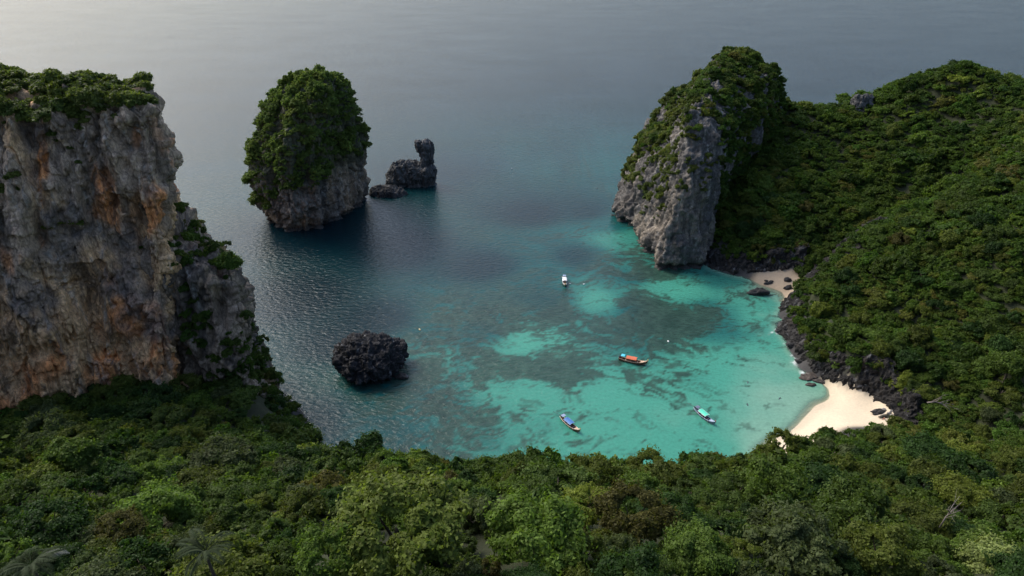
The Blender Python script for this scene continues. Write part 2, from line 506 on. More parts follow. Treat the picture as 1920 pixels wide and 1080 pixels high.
sh = np.clip(sh + 0.10 * fbm(w2 / 16, 4, 40) * sstep(0.05, 0.4, sh), 0, 1.5)
# coral reef patches
RF = [(1000, 690, 1), (1060, 705, 1), (900, 720, .8), (1260, 600, 1.2), (1310, 590, 1.2), (1150, 620, .9), (850, 640, .7), (940, 600, .9), (1050, 600, .9), (1200, 700, .75), (1100, 660, .9), (760, 700, .6), (800, 780, .7), (900, 800, .5), (980, 800, .25), (1130, 755, 0.15), (1300, 800, .12), (1400, 740, .1), (1000, 740, .0), (980, 645, .22), (1130, 565, .2), (930, 745, .25), (1240, 700, .48), (1380, 620, .42), (1420, 660, .15), (1470, 690, .08), (1050, 820, .2), (1270, 545, -.1), (1300, 552, 0), (1165, 455, .1), (1200, 480, .6), (1200, 570, 1.1), (1220, 515, .9), (1450, 600, .35), (1340, 700, .2), (1500, 715, -.2), (1500, 745, -.2), (1440, 720, 0)]
rp = np.array([np.append(PZ(a, b_)[:2], s_) for a, b_, s_ in RF])
rf = np.zeros(len(wp))
dd = (q[:, None, 0] - rp[None, :, 0]) ** 2 + (q[:, None, 1] - rp[None, :, 1]) ** 2
wgt = 1 / (dd + 20) ** 1.6
rf[near] = (wgt * rp[None, :, 2]).sum(1) / (wgt.sum(1) + bgw)
pat = 0.5 + 0.28 * fbm(w2 / np.array([19, 11, 10]), 3, 50, 0.6) + 0.58 * fbm(w2 / np.array([4.6, 2.7, 3]), 4, 55, 0.75)
reef = sstep(-0.12, 0.25, rf - pat + 0.02)
speck = sstep(0.42, 0.75, fbm(w2 / np.array([5, 3.4, 3]), 4, 60, 0.6)) * sstep(0.05, 0.2, rf + .08)
reef = np.clip(np.maximum(reef, 0.6 * speck), 0, 1)
deepc = np.array([0.002, 0.014, 0.019]); midc = np.array([0.009, 0.085, 0.080]); turq = np.array([0.056, 0.255, 0.18]); pale = np.array([0.19, 0.33, 0.24]); reefc = np.array([0.026, 0.046, 0.033])
def lerp(a, b_, t): return a + (b_ - a) * t[:, None]
colw = lerp(np.tile(deepc, (len(wp), 1)), midc, sstep(0.02, 0.45, sh))
colw = lerp(colw, turq, sstep(0.35, 0.95, sh))
colw = lerp(colw, pale, sstep(0.98, 1.5, sh) * 0.8)
depth = -zt
colw = lerp(colw, pale, sstep(1.7, 0.2, depth) * 0.85 * sstep(.3, .7, sh))
colw = lerp(colw, reefc * (1 + 0.4 * fbm(wp / 2.2, 3, 70)[:, None]), reef * 0.86 * sstep(0.1, 0.4, sh))
op = np.clip(sstep(-0.05, 0.85, depth), 0, 1)
op[~inside] = 1
foam = np.zeros(len(wp))
for a, b_, r0 in [(1460, 625, 5), (1478, 650, 5), (1500, 680, 4), (1512, 700, 3), (1497, 668, 4), (1530, 705, 3)]:
    c = PZ(a, b_)
    foam = np.maximum(foam, sstep(r0, r0 * 0.3, np.hypot(wp[:, 0] - c[0], wp[:, 1] - c[1])))
foam *= sstep(0.05, 0.35, fbm(wp / np.array([2.6, 2.6, 2]), 4, 80, 0.6))
foam = np.maximum(foam, sstep(0.22, 0.05, np.abs(depth - 0.12)) * sstep(0.1, 0.5, fbm(wp / 5, 3, 83)) * (inside & (wp[:, 1] > 195) & (wp[:, 0] > 92) & (wp[:, 1] < 250)))
nx, ny = len(wx), len(wy)
ii = np.arange(nx * ny).reshape(ny, nx)
Fw = np.stack([ii[:-1, :-1], ii[:-1, 1:], ii[1:, 1:], ii[1:, :-1]], -1).reshape(-1, 4)
me = mk_mesh('sea', wp, Fw, True)
set_col(me, 'wcol', np.concatenate([colw, op[:, None]], 1))
set_f(me, 'foam', foam)
m, nt, nd, lk, out = new_mat('sea_water')
at = N(nt, 'Attribute', attribute_name='wcol')
fo = N(nt, 'Attribute', attribute_name='foam')
big = N(nt, 'TexNoise', Scale=0.012, Detail=3.0); lk.new(geo_scaled(nt, (1, 1.6, 1)), big.inputs['Vector'])
amp = N(nt, 'MapRange'); amp.inputs[1].default_value, amp.inputs[2].default_value, amp.inputs[3].default_value, amp.inputs[4].default_value = 0.3, 0.7, 0.8, 1.12
lk.new(big.outputs[0], amp.inputs[0])
w1 = N(nt, 'TexNoise', Scale=0.42, Detail=4.0, Roughness=0.6, Distortion=0.3)
mp = geo_scaled(nt, (1.0, 1.7, 1)); mp.node.inputs['Rotation'].default_value = (0, 0, 0.35)
lk.new(mp, w1.inputs['Vector'])
hgt = math_(nt, 'MULTIPLY', w1.outputs[0], amp.outputs[0])
bp = N(nt, 'Bump', Strength=1.0, Distance=0.48)
lk.new(hgt, bp.inputs['Height'])
n3 = N(nt, 'TexNoise', Scale=0.9, Detail=5.0, Roughness=0.7); lk.new(geo_scaled(nt, (1, 1, 1)), n3.inputs['Vector'])
mr = N(nt, 'MapRange'); mr.inputs[1].default_value, mr.inputs[2].default_value, mr.inputs[3].default_value, mr.inputs[4].default_value = 0.3, 0.7, 0.86, 1.14
lk.new(n3.outputs[0], mr.inputs[0])
v = N(nt, 'VectorMath', operation='SCALE'); lk.new(at.outputs['Color'], v.inputs[0]); lk.new(mr.outputs[0], v.inputs['Scale'])
cw = mixc(nt, 'MIX', fo.outputs['Fac'], v.outputs[0], (0.75, 0.78, 0.76, 1))
df = N(nt, 'BsdfDiffuse'); lk.new(cw, df.inputs['Color'])
tp = N(nt, 'BsdfTransparent', Color=(0.90, 1.0, 0.96, 1))
m1 = N(nt, 'MixShader'); lk.new(at.outputs['Alpha'], m1.inputs[0]); lk.new(tp.outputs[0], m1.inputs[1]); lk.new(df.outputs[0], m1.inputs[2])
gl = N(nt, 'BsdfGlossy', Roughness=0.10); lk.new(bp.outputs[0], gl.inputs['Normal'])
fr = N(nt, 'Fresnel', IOR=1.33); lk.new(bp.outputs[0], fr.inputs['Normal'])
ff = math_(nt, 'MULTIPLY', fr.outputs[0], math_(nt, 'SUBTRACT', 1.0, math_(nt, 'MULTIPLY', fo.outputs['Fac'], 0.8)))
m2 = N(nt, 'MixShader'); lk.new(ff, m2.inputs[0]); lk.new(m1.outputs[0], m2.inputs[1]); lk.new(gl.outputs[0], m2.inputs[2])
lk.new(m2.outputs[0], out.inputs[0])
tag(link('sea', me, m), 'grey blue sea turning turquoise over the shallow reef of the bay', kind='structure')

# ------------------------------------------------------------------ lofted rock masses
def catmull(Q, t):              # Q (..., N, 3) closed, t in [0, N)
    n = Q.shape[-2]
    i = np.floor(t).astype(int); f = (t - i)[:, None]
    g = lambda k: Q[..., (i + k) % n, :]
    p0, p1, p2, p3 = g(-1), g(0), g(1), g(2)
    return 0.5 * (2 * p1 + (p2 - p0) * f + (2 * p0 - 5 * p1 + 4 * p2 - p3) * f ** 2 + (3 * p1 - p0 - 3 * p2 + p3) * f ** 3)

def loft(levels, nu, nv, cap=8, dome=1.0, smooth=2, wf=None):
    Lv = np.array(levels, float)
    n = Lv.shape[1]
    tt = np.linspace(0, n, 40 * n, endpoint=False)
    dn = catmull(Lv.mean(0), tt)
    seg = np.linalg.norm(np.roll(dn, -1, 0) - dn, axis=1)
    if wf is not None: seg = seg * wf(dn)
    cum = np.concatenate([[0], np.cumsum(seg)])
    tu = np.interp(np.linspace(0, cum[-1], nu, endpoint=False), cum, np.append(tt, n))
    G = catmull(Lv, np.minimum(tu, n - 1e-6))
    h = np.concatenate([[0], np.cumsum(np.linalg.norm(np.diff(G, axis=0), axis=2).mean(1))])
    hv = np.linspace(0, h[-1], nv)
    k = np.clip(np.searchsorted(h, hv, 'right') - 1, 0, len(h) - 2)
    f = ((hv - h[k]) / (h[k + 1] - h[k]))[:, None, None]
    G = G[k] * (1 - f) + G[k + 1] * f
    for _ in range(smooth * 3):
        G[1:-1] = 0.25 * G[:-2] + 0.5 * G[1:-1] + 0.25 * G[2:]
    c = G[-1].mean(0)
    rows = []
    for s in np.linspace(0, 1, cap + 1)[1:]:
        rw = G[-1] * (1 - s) + c * s
        rw[:, 2] += dome * (1 - (1 - s) ** 2)
        if s == 1: rw = rw + (G[-1] - c) * 0.002
        rows.append(rw)
    return np.concatenate([G, np.array(rows)], 0)

def gnormals(G):
    du = np.roll(G, -1, 1) - np.roll(G, 1, 1)
    dv = np.empty_like(G)
    dv[1:-1] = G[2:] - G[:-2]; dv[0] = G[1] - G[0]; dv[-1] = G[-1] - G[-2]
    n = np.cross(du, dv)
    return n / (np.linalg.norm(n, axis=-1, keepdims=True) + 1e-9)

def rough(G, amp, seed, flute=1.0, notch=0.0, dents=(), fine=1.0, step=1.0, grooves=(), blocks=0.8):
    Nn = gnormals(G)
    for _ in range(3): Nn = Nn + 0.5 * (np.roll(Nn, 1, 1) + np.roll(Nn, -1, 1))
    Nn /= np.linalg.norm(Nn, axis=-1, keepdims=True) + 1e-9
    d = 1.0 * amp * fbm(G / (8 * amp), 3, seed)
    zs = np.array([1, 1, 0.22])
    q = G * zs
    fl = fbm(q / (3.0 * amp), 3, seed + 100)
    d += flute * 1.15 * amp * (0.45 - np.abs(fl) * 1.7)
    d += flute * 0.9 * amp * (0.4 - np.abs(fbm(G * np.array([1, 1, .12]) / (5.5 * amp), 2, seed + 150)) * 1.6)
    d += flute * 0.30 * amp * (0.4 - np.abs(fbm(q / (1.1 * amp), 3, seed + 200)))
    st = fbm(G / (2.6 * amp), 3, seed + 300)
    stp = np.round(st * 3.2) / 3.2
    d += 0.6 * step * amp * (0.75 * stp + 0.25 * st)
    d += 0.30 * amp * fine * fbm(G / (1.0 * amp), 4, seed + 400, 0.6)
    crk = np.clip(1 - np.abs(fbm(G * np.array([1, 1, .4]) / (2.4 * amp), 2, seed + 500)) * 9, 0, 1)
    d -= 0.55 * amp * crk
    crk2 = np.clip(1 - np.abs(fbm(G * np.array([1, 1, .3]) / (0.95 * amp), 2, seed + 550)) * 7, 0, 1)
    d -= 0.24 * amp * crk2
    bl = fbm(G * np.array([1, 1, .7]) / (0.9 * amp), 2, seed + 560)
    d += 0.2 * step * amp * np.round(bl * 2.6) / 2.6
    w_ = G + 0.5 * amp * np.stack([fbm(G / (1.6 * amp), 2, seed + 600), fbm(G / (1.6 * amp), 2, seed + 610), fbm(G / (1.6 * amp), 2, seed + 620)], -1)
    d += 0.95 * amp * blocks * cells(w_ * np.array([1, 1, 0.5]) / (3.6 * amp), seed + 700)
    d += 0.5 * amp * blocks * cells(w_ * np.array([1, 1, 0.6]) / (1.35 * amp), seed + 710)
    if notch: d -= notch * np.exp(-((G[..., 2] - 1.2) / 1.1) ** 2)
    for c, r0, a in dents:
        d -= a * np.exp(-(((G - np.array(c)) ** 2).sum(-1)) / r0 ** 2)
    for x0, z0, z1, w_, a in grooves:
        xx = G[..., 0] - x0 - 1.6 * fbm(np.stack([G[..., 2] / 9, 0 * G[..., 2] + x0, 0 * G[..., 2]], -1), 3, 5)
        d -= a * np.exp(-(xx / w_) ** 2) * sstep(z0 - 6, z0 + 4, G[..., 2]) * sstep(z1 + 6, z1 - 4, G[..., 2]) * (G[..., 1] < 190)
    fall = np.ones(G.shape[0]); fall[-4:] = [0.7, .4, .2, .0]
    return G + Nn * (d * fall[:, None])[..., None]

def grid_faces(nv, nu):
    i = np.arange(nv * nu).reshape(nv, nu)
    a, b_ = i[:-1], i[1:]
    return np.stack([a, np.roll(a, -1, 1), np.roll(b_, -1, 1), b_], -1).reshape(-1, 4)

def area_sample(V, F, n, seed, maskf):
    rs = R_(seed)
    a, b_, c, d = (V[F[:, k]] for k in range(4))
    nrm = np.cross(c - a, d - b_)
    ar = np.linalg.norm(nrm, axis=1) / 2 + 1e-12
    nrm = nrm / (2 * ar[:, None])
    ctr = (a + b_ + c + d) / 4
    w = ar * np.clip(maskf(ctr, nrm), 0, 1)
    k = rs.choice(len(F), n, p=w / w.sum())
    u, v_ = rs.rand(n, 1), rs.rand(n, 1)
    pts = (a[k] * (1 - u) + b_[k] * u) * (1 - v_) + (d[k] * (1 - u) + c[k] * u) * v_
    return pts, nrm[k], (w.sum())

def blend(base, other, w): return base * (1 - w[:, None]) + np.array(other) * w[:, None]

def rock_colour(V, Nn, seed, grey, tan, orange, w_tan, w_or, dark=(0.045, 0.043, 0.042)):
    z = np.array([1, 1, 0.3]); zz = np.array([1, 1, 0.1])
    c = np.tile(np.array(grey, float), (len(V), 1)) * (1 + 0.35 * fbm(V / 6, 4, seed)[:, None])
    t = sstep(0.0, 0.5, w_tan + 0.75 * fbm(V * z / 9, 4, seed + 1))
    c = blend(c, tan, t * 0.9)
    o = sstep(0.1, 0.55, w_or + 0.8 * fbm(V * z / 7, 4, seed + 2))
    c = blend(c, orange, o * 0.85)
    s = sstep(0.14, 0.42, fbm(V * zz / 2.6, 4, seed + 3) + 0.35 * fbm(V / 14, 2, seed + 5))
    c = blend(c, dark, s * 0.62)
    wsh = sstep(0.45, 0.8, fbm(V * zz / 1.6, 3, seed + 4))
    c = blend(c, (0.36, 0.33, 0.29), wsh * 0.45)
    return np.clip(c, 0.01, 0.8)

def rock_object(name, G, mat, colf, parent=None):
    nv, nu = G.shape[:2]
    V = G.reshape(-1, 3); F = grid_faces(nv, nu)
    Nn = gnormals(G).reshape(-1, 3)
    o = link(name, mk_mesh(name, V, F, True, colf(V, Nn)), mat, parent)
    return o, V, F

def lev(z, pts): return [(p[0], p[1], p[2] if len(p) > 2 else z) for p in pts]

# ---- big orange cliff
CL = [lev(-2, [(-215, 108), (-137, 134), (-115, 147), (-105, 151), (-94, 152), (-98, 168), (-116, 212), (-155, 222), (-235, 205)]),
      lev(28, [(-215, 113), (-137, 140), (-116, 152.5), (-106, 156), (-96, 157), (-101, 174), (-116, 212), (-155, 220), (-235, 204)]),
      lev(52, [(-215, 121), (-134, 146), (-114, 157), (-104, 161), (-93.5, 163), (-97, 178), (-114, 210), (-152, 218), (-234, 203)]),
      lev(74, [(-215, 129), (-132, 151), (-112, 161), (-102, 165), (-92.5, 168.5), (-97, 182), (-113, 208), (-152, 216), (-232, 202)]),
      lev(90, [(-215, 137), (-129, 158), (-111, 164), (-102, 167), (-89.5, 171.5), (-95, 184), (-111, 204), (-152, 212), (-229, 200)]),
      lev(98, [(-215, 139), (-128, 160), (-111, 165), (-101, 168), (-90, 172.5), (-96, 184), (-111, 202), (-152, 210), (-228, 199)]),
      [(-213, 142, 106), (-127, 163, 104), (-113, 167, 99.5), (-104, 169, 99.5), (-93, 174, 101), (-98, 184, 101), (-110, 198, 100), (-152, 204, 100), (-224, 195, 100)]]
G = loft(CL, 720, 380, cap=14, dome=1.5, wf=lambda d: np.where((d[:, 1] < 190) & (d[:, 0] > -150), 6.0, 1.0))
cave = PD(246, 643, 192); cave2 = PD(232, 560, 186); ov1 = PD(60, 500, 170)
G = rough(G, 2.1, 11, 1.15, step=0.7, fine=1.0, blocks=0.8, dents=[(cave, 2.2, 4.5), (cave2, 3.0, 2.2), (PD(78, 300, 165), 2.6, 1.8), (PD(262, 250, 171), 2.5, 1.5), (PD(30, 690, 180), 6, 2.5), (PD(235, 530, 184), 4.5, 2.6), (PD(160, 540, 182), 3.5, 2.0)], grooves=[(-116.5, 66, 104, 1.3, 3.6), (-123.5, 70, 104, 1.6, 3.0), (-108, 60, 100, 1.1, 3.2), (-103.5, 72, 100, 1.0, 3.0), (-98, 58, 98, 1.2, 2.6), (-112, 40, 70, 1.4, 2.2), (-119, 34, 60, 1.3, 2.0), (-100, 30, 60, 1.2, 2.4), (-131, 40, 90, 2, 3)])
def cl_col(V, Nn):
    px, py, _ = project(V)
    wt = sstep(72, 40, V[:, 2]) * 0.95 + 0.06
    wo = -0.4 + 0 * px
    for a, b_, rx, ry, s_ in [(80, 300, 14, 90, 1.1), (40, 470, 70, 60, .7), (300, 380, 40, 70, .8), (210, 330, 25, 50, .75), (130, 690, 160, 45, .9), (20, 760, 60, 60, 1.0), (255, 260, 15, 40, .6), (160, 400, 60, 30, .6), (240, 600, 90, 70, .45), (10, 250, 12, 40, .7), (190, 530, 60, 40, .4), (330, 330, 18, 60, .5)]:
        wo = np.maximum(wo, s_ * np.exp(-((px - a) / rx) ** 2 - ((py - b_) / ry) ** 2) - 0.36)
    c = rock_colour(V, Nn, 120, (0.37, 0.26, 0.175), (0.66, 0.39, 0.19), (0.68, 0.26, 0.085), wt, wo, (0.095, 0.072, 0.056))
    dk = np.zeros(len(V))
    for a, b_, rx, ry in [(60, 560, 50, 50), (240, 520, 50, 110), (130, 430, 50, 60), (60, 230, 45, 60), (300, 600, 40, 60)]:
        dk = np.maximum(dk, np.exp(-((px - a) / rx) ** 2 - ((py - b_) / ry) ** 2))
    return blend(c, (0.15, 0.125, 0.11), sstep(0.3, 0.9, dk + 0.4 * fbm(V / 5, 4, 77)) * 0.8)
cliff = empty('cliff', (-150, 170, 0)); tag(cliff, 'tall grey and orange limestone cliff rising above the dark forest', 'cliff')
def child_local(o, par):
    o.location = -par.location
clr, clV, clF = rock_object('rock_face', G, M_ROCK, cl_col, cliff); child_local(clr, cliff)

# ---- lower buttress beside it
BT = [lev(-3, [(-103, 164), (-88, 161), (-74, 165), (-75, 180), (-92, 204), (-103, 204)]),
      lev(25, [(-102, 167), (-88, 164.5), (-77.5, 168), (-81, 181), (-92, 202), (-102, 202)]),
      [(-101, 169, 42), (-89, 167, 42), (-78, 169.5, 42), (-81, 181, 42), (-92, 200, 42), (-101, 200, 42)],
      [(-101, 170, 57), (-91, 169.5, 55), (-80.5, 171.5, 50), (-83.5, 181, 50), (-94, 197, 54), (-101, 198, 57)],
      [(-100, 172, 64), (-93, 172, 61), (-84, 174, 53.5), (-86, 181, 53), (-95, 193, 58), (-100, 195, 63)]]
G = rough(loft(BT, 300, 150, cap=10, dome=1.0), 1.7, 23)
def bt_col(V, Nn):
    px, py, _ = project(V)
    wo = 0.75 * np.exp(-((px - 400) / 40) ** 2 - ((py - 530) / 30) ** 2) - 0.5
    return rock_colour(V, Nn, 140, (0.27, 0.195, 0.135), (0.48, 0.30, 0.155), (0.40, 0.19, 0.1), sstep(62, 45, V[:, 2]) * 0.25 - 0.2, wo)
butt = empty('cliff', (-85, 180, 0)); tag(butt, 'lower dark rock buttress between the tall orange cliff and open water', 'cliff')
btr, btV, btF = rock_object('rock_face', G, M_ROCK, bt_col, butt); child_local(btr, butt)

# ---- bushy islet
IS0 = np.array([(-133, 342), (-122, 329), (-109, 323), (-97, 333), (-86, 352), (-82, 370), (-95, 385), (-120, 378), (-134, 360)], float)
ic = np.array([-109.0, 353.0])
def isl(z, s, ox=0.0, oy=0.0, sx=1.0):
    q = (IS0 - ic) * np.array([s * sx, s]) + ic + np.array([ox, oy])
    return [(a, b_, z) for a, b_ in q]
G = loft([isl(-4, .97), isl(0.5, .94), isl(3, .95), isl(9, 1.03, -1), isl(18, 1.06, -1.5), isl(30, 1.04, -.5), isl(42, .98, 1.5), isl(53, .84, 4), isl(62, .68, 7), isl(68, .48, 9), isl(71, .25, 11)], 380, 190, cap=8, dome=1.0)
G = rough(G, 1.9, 31, 1.0, notch=1.2)
def is_col(V, Nn):
    base = rock_colour(V, Nn, 160, (0.18, 0.145, 0.115), (0.34, 0.24, 0.155), (0.31, 0.18, 0.1), 0.2 + 0 * V[:, 0], -0.55 + 0 * V[:, 0])
    base = blend(base, (0.035, 0.033, 0.032), sstep(3.2, 1.2, V[:, 2]) * 0.85)
    return blend(base, (0.04, 0.05, 0.02), sstep(18, 34, V[:, 2]) * 0.8)
islet = empty('islet', (-109, 353, 0)); tag(islet, 'tall rock islet covered in green bushes standing alone in the sea', 'islet')
isr, isV, isF = rock_object('rock_face', G, M_ROCK, is_col, islet); child_local(isr, islet)

# ---- camel shaped rock
dk_col = lambda base: (lambda V, Nn: np.clip(np.tile(np.array(base), (len(V), 1)) * (1 + 0.45 * fbm(V / 2.5, 4, 8)[:, None]) + 0.10 * sstep(0.5, 0.85, fbm(V * np.array([1, 1, .4]) / 1.2, 3, 9))[:, None], 0.008, 1))
camel = empty('sea_rock', (-62, 398, 0)); tag(camel, 'dark sea rock with an upright pillar at one end', 'sea rock')
CB = [lev(-3, [(-78, 396), (-66, 391), (-53, 391), (-46.5, 398), (-53, 406), (-69, 406)]),
      lev(1, [(-77, 396), (-66, 392), (-53, 392), (-47, 398), (-53, 405), (-69, 405)]),
      [(-77, 397, 5), (-65.5, 391.5, 6), (-52, 391, 6), (-46, 398, 6), (-52, 405, 6), (-69, 405, 6)],
      [(-75.5, 397, 8), (-66, 392.5, 13), (-53, 392.5, 11), (-46.5, 398, 11), (-52, 404, 11), (-69, 403.5, 13)],
      [(-71.5, 397.5, 13.5), (-67, 395.5, 15), (-56, 395.5, 12.5), (-49, 398, 12), (-54, 401, 12.5), (-68, 400.5, 15)]]
G = rough(loft(CB, 200, 70, cap=10, dome=0.6), 0.9, 41, 1.0, notch=0.7)
o, _, _ = rock_object('rock_body', G, M_DARK, dk_col((0.085, 0.082, 0.078)), camel); child_local(o, camel)
CN = [lev(8, [(-57, 396), (-52, 394), (-47.5, 396.5), (-47, 400), (-51, 402.5), (-56, 401)]),
      lev(15, [(-55, 396.5), (-52, 395), (-48, 396.5), (-47.3, 400), (-51, 402), (-54.5, 400.5)]),
      lev(21, [(-55.8, 396.5), (-52, 395), (-47.5, 396.5), (-46.8, 400), (-51, 402), (-55.5, 400.5)]),
      lev(25, [(-57.3, 396.5), (-53, 394.5), (-48, 396.5), (-47.5, 400), (-51.5, 402), (-56.8, 400.5)]),
      lev(27, [(-57, 397), (-53, 395.5), (-49, 397), (-48.6, 399.5), (-51.5, 401.5), (-56, 400)])]
G = rough(loft(CN, 130, 70, cap=7, dome=0.5), 0.7, 43, 1.0)
o, _, _ = rock_object('rock_pillar', G, M_DARK, dk_col((0.095, 0.09, 0.086)), camel); child_local(o, camel)

# ---- low flat rock beside it
LF = [lev(-2, [(-84, 380), (-79, 374), (-68, 374.5), (-61.5, 381), (-68, 387), (-79, 388)]),
      lev(1, [(-84, 380), (-79, 374.5), (-68, 375), (-61, 381), (-68, 386), (-79, 387)]),
      lev(3.2, [(-83, 380.5), (-78, 376), (-69, 376.5), (-64, 381), (-69, 385), (-78, 386)]),
      lev(4.6, [(-79, 381), (-77, 379), (-71, 379), (-68, 381), (-71, 383), (-77, 384)])]
G = rough(loft(LF, 150, 36, cap=8, dome=0.5), 0.75, 45, 0.6, notch=0.3)
o, _, _ = rock_object('sea_rock', G, M_DARK, dk_col((0.05, 0.048, 0.047)))
tag(o, 'low flat dark rock at the foot of the pillar rock', 'sea rock')

# ---- dark boulder in the bay
BO = [lev(-3, [(-61, 202), (-56, 193), (-47, 191.5), (-40, 197), (-39, 206), (-47, 212), (-57, 210)]),
      lev(0.6, [(-60.5, 202), (-56, 194), (-48, 192.5), (-41, 197), (-40.5, 206), (-47, 211), (-57, 209)]),
      lev(3, [(-62.5, 202), (-57, 191.5), (-48, 189.5), (-39.5, 195.5), (-38, 206), (-47, 213), (-58, 211)]),
      lev(7, [(-62, 202), (-57, 192), (-48.5, 190.5), (-40, 196), (-38.5, 206), (-47, 212), (-58, 210)]),
      [(-59, 202, 10), (-55.5, 195, 10), (-49, 194, 10.5), (-42, 198, 9.5), (-41, 205.5, 9), (-47, 209, 10.5), (-55.5, 208, 10.5)],
      [(-55, 202, 12.4), (-53, 199, 12.6), (-49, 198, 12.8), (-46, 200, 12.2), (-45.5, 204, 11.8), (-48, 206, 12.4), (-53, 205, 12.6)]]
G = rough(loft(BO, 260, 110, cap=10, dome=0.5), 1.05, 51, 0.7, notch=0.8, fine=1.5)
o, _, _ = rock_object('boulder', G, M_DARK, dk_col((0.026, 0.025, 0.026)))
tag(o, 'big rounded black boulder standing in the bay above its dark reflection', 'boulder')

# ---- rock tower of the far headland
TW = [lev(-3, [(55, 352), (60, 328), (65, 297), (67.5, 278.5), (82.5, 281), (92, 292), (106, 330), (142, 382), (125, 412), (74, 402)]),
      lev(1, [(57.5, 352), (62, 328), (66.5, 298), (69, 281), (82, 283), (91.5, 293), (106, 330), (142, 382), (125, 411), (75, 400)]),
      lev(4, [(55.5, 352), (60.5, 328), (65.5, 297), (68, 279.5), (82.5, 281.5), (92, 292), (106, 330), (142, 382), (125, 411), (75, 400)]),
      lev(18, [(63, 353), (66, 329), (69, 301), (70.5, 284), (84, 285), (92, 294), (107, 329), (142, 382), (123, 410), (77, 399)]),
      lev(40, [(76, 356), (75.5, 332), (75, 308), (75, 291), (86.5, 291), (92.5, 297), (110, 328), (150, 383), (122, 408), (82, 398)]),
      lev(58, [(91, 360), (87, 338), (82.5, 318), (80, 304), (89, 304.5), (94.5, 310), (111, 334), (148, 382), (122, 402), (96, 391)]),
      lev(69, [(102, 366), (92, 346), (86, 328), (84, 318), (90, 317), (93.5, 323), (109, 343), (142, 382), (121, 398), (104, 388)]),
      [(109, 373, 75), (102, 362, 72.5), (95, 347, 70), (91, 338, 69), (92, 337, 70), (95, 341, 70.5), (108, 356, 72), (136, 383, 73.5), (121, 394, 74.5), (110, 386, 75)],
      [(116, 380, 78.5), (112, 374, 77), (108, 367, 75), (105, 363, 75.5), (106, 363, 75.5), (108, 365, 76), (116, 371, 76), (129, 384, 77.5), (122, 391, 78), (117, 386, 78.5)]]
G = rough(loft(TW, 520, 260, cap=10, dome=0.8), 1.6, 61, 1.15, notch=1.2, step=0.2, blocks=0.42)
def tw_col(V, Nn):
    front = sstep(345, 300, V[:, 1])
    c = rock_colour(V, Nn, 180, (0.10, 0.09, 0.08), (0.205, 0.168, 0.128), (0.30, 0.2, 0.12), sstep(48, 20, V[:, 2]) * 0.2 + 0.12 * front - 0.12, -0.6 + 0 * V[:, 0], (0.06, 0.058, 0.056))
    c = blend(c, (0.045, 0.042, 0.038), sstep(3.4, 1.6, V[:, 2] + 0.6 * fbm(V / 4, 3, 5)) * 0.8)
    return c
tower = empty('rock_tower', (95, 340, 0)); tag(tower, 'tall grey rock tower with scrubby left side standing at the end of the wooded headland', 'rock tower')
twr, twV, twF = rock_object('rock_face', G, M_ROCK, tw_col, tower); child_local(twr, tower)

# ---- small grey crag near the hill top
cr = PD(1616, 200, 372)
CR = [lev(cr[2] - 16, [(cr[0] - 5, cr[1] + 2), (cr[0], cr[1] - 4), (cr[0] + 6, cr[1] - 3), (cr[0] + 8, cr[1] + 8), (cr[0] - 3, cr[1] + 9)]),
      lev(cr[2] + 1, [(cr[0] - 4, cr[1] + 2), (cr[0], cr[1] - 2.5), (cr[0] + 5, cr[1] - 1.5), (cr[0] + 7, cr[1] + 8), (cr[0] - 3, cr[1] + 8)]),
      lev(cr[2] + 5, [(cr[0] - 3, cr[1] + 2.4), (cr[0], cr[1] - .5), (cr[0] + 4, cr[1]), (cr[0] + 5, cr[1] + 7), (cr[0] - 1, cr[1] + 7)])]
G = rough(loft(CR, 120, 60, cap=6, dome=0.5), 0.9, 71)
o, _, _ = rock_object('rock_outcrop', G, M_ROCK, lambda V, Nn: rock_colour(V, Nn, 200, (0.12, 0.118, 0.118), (0.24, 0.2, 0.17), (.25, .15, .1), -0.1 + 0 * V[:, 0], -0.7 + 0 * V[:, 0]))
tag(o, 'small bare grey crag among the trees near the ridge top', 'rock')

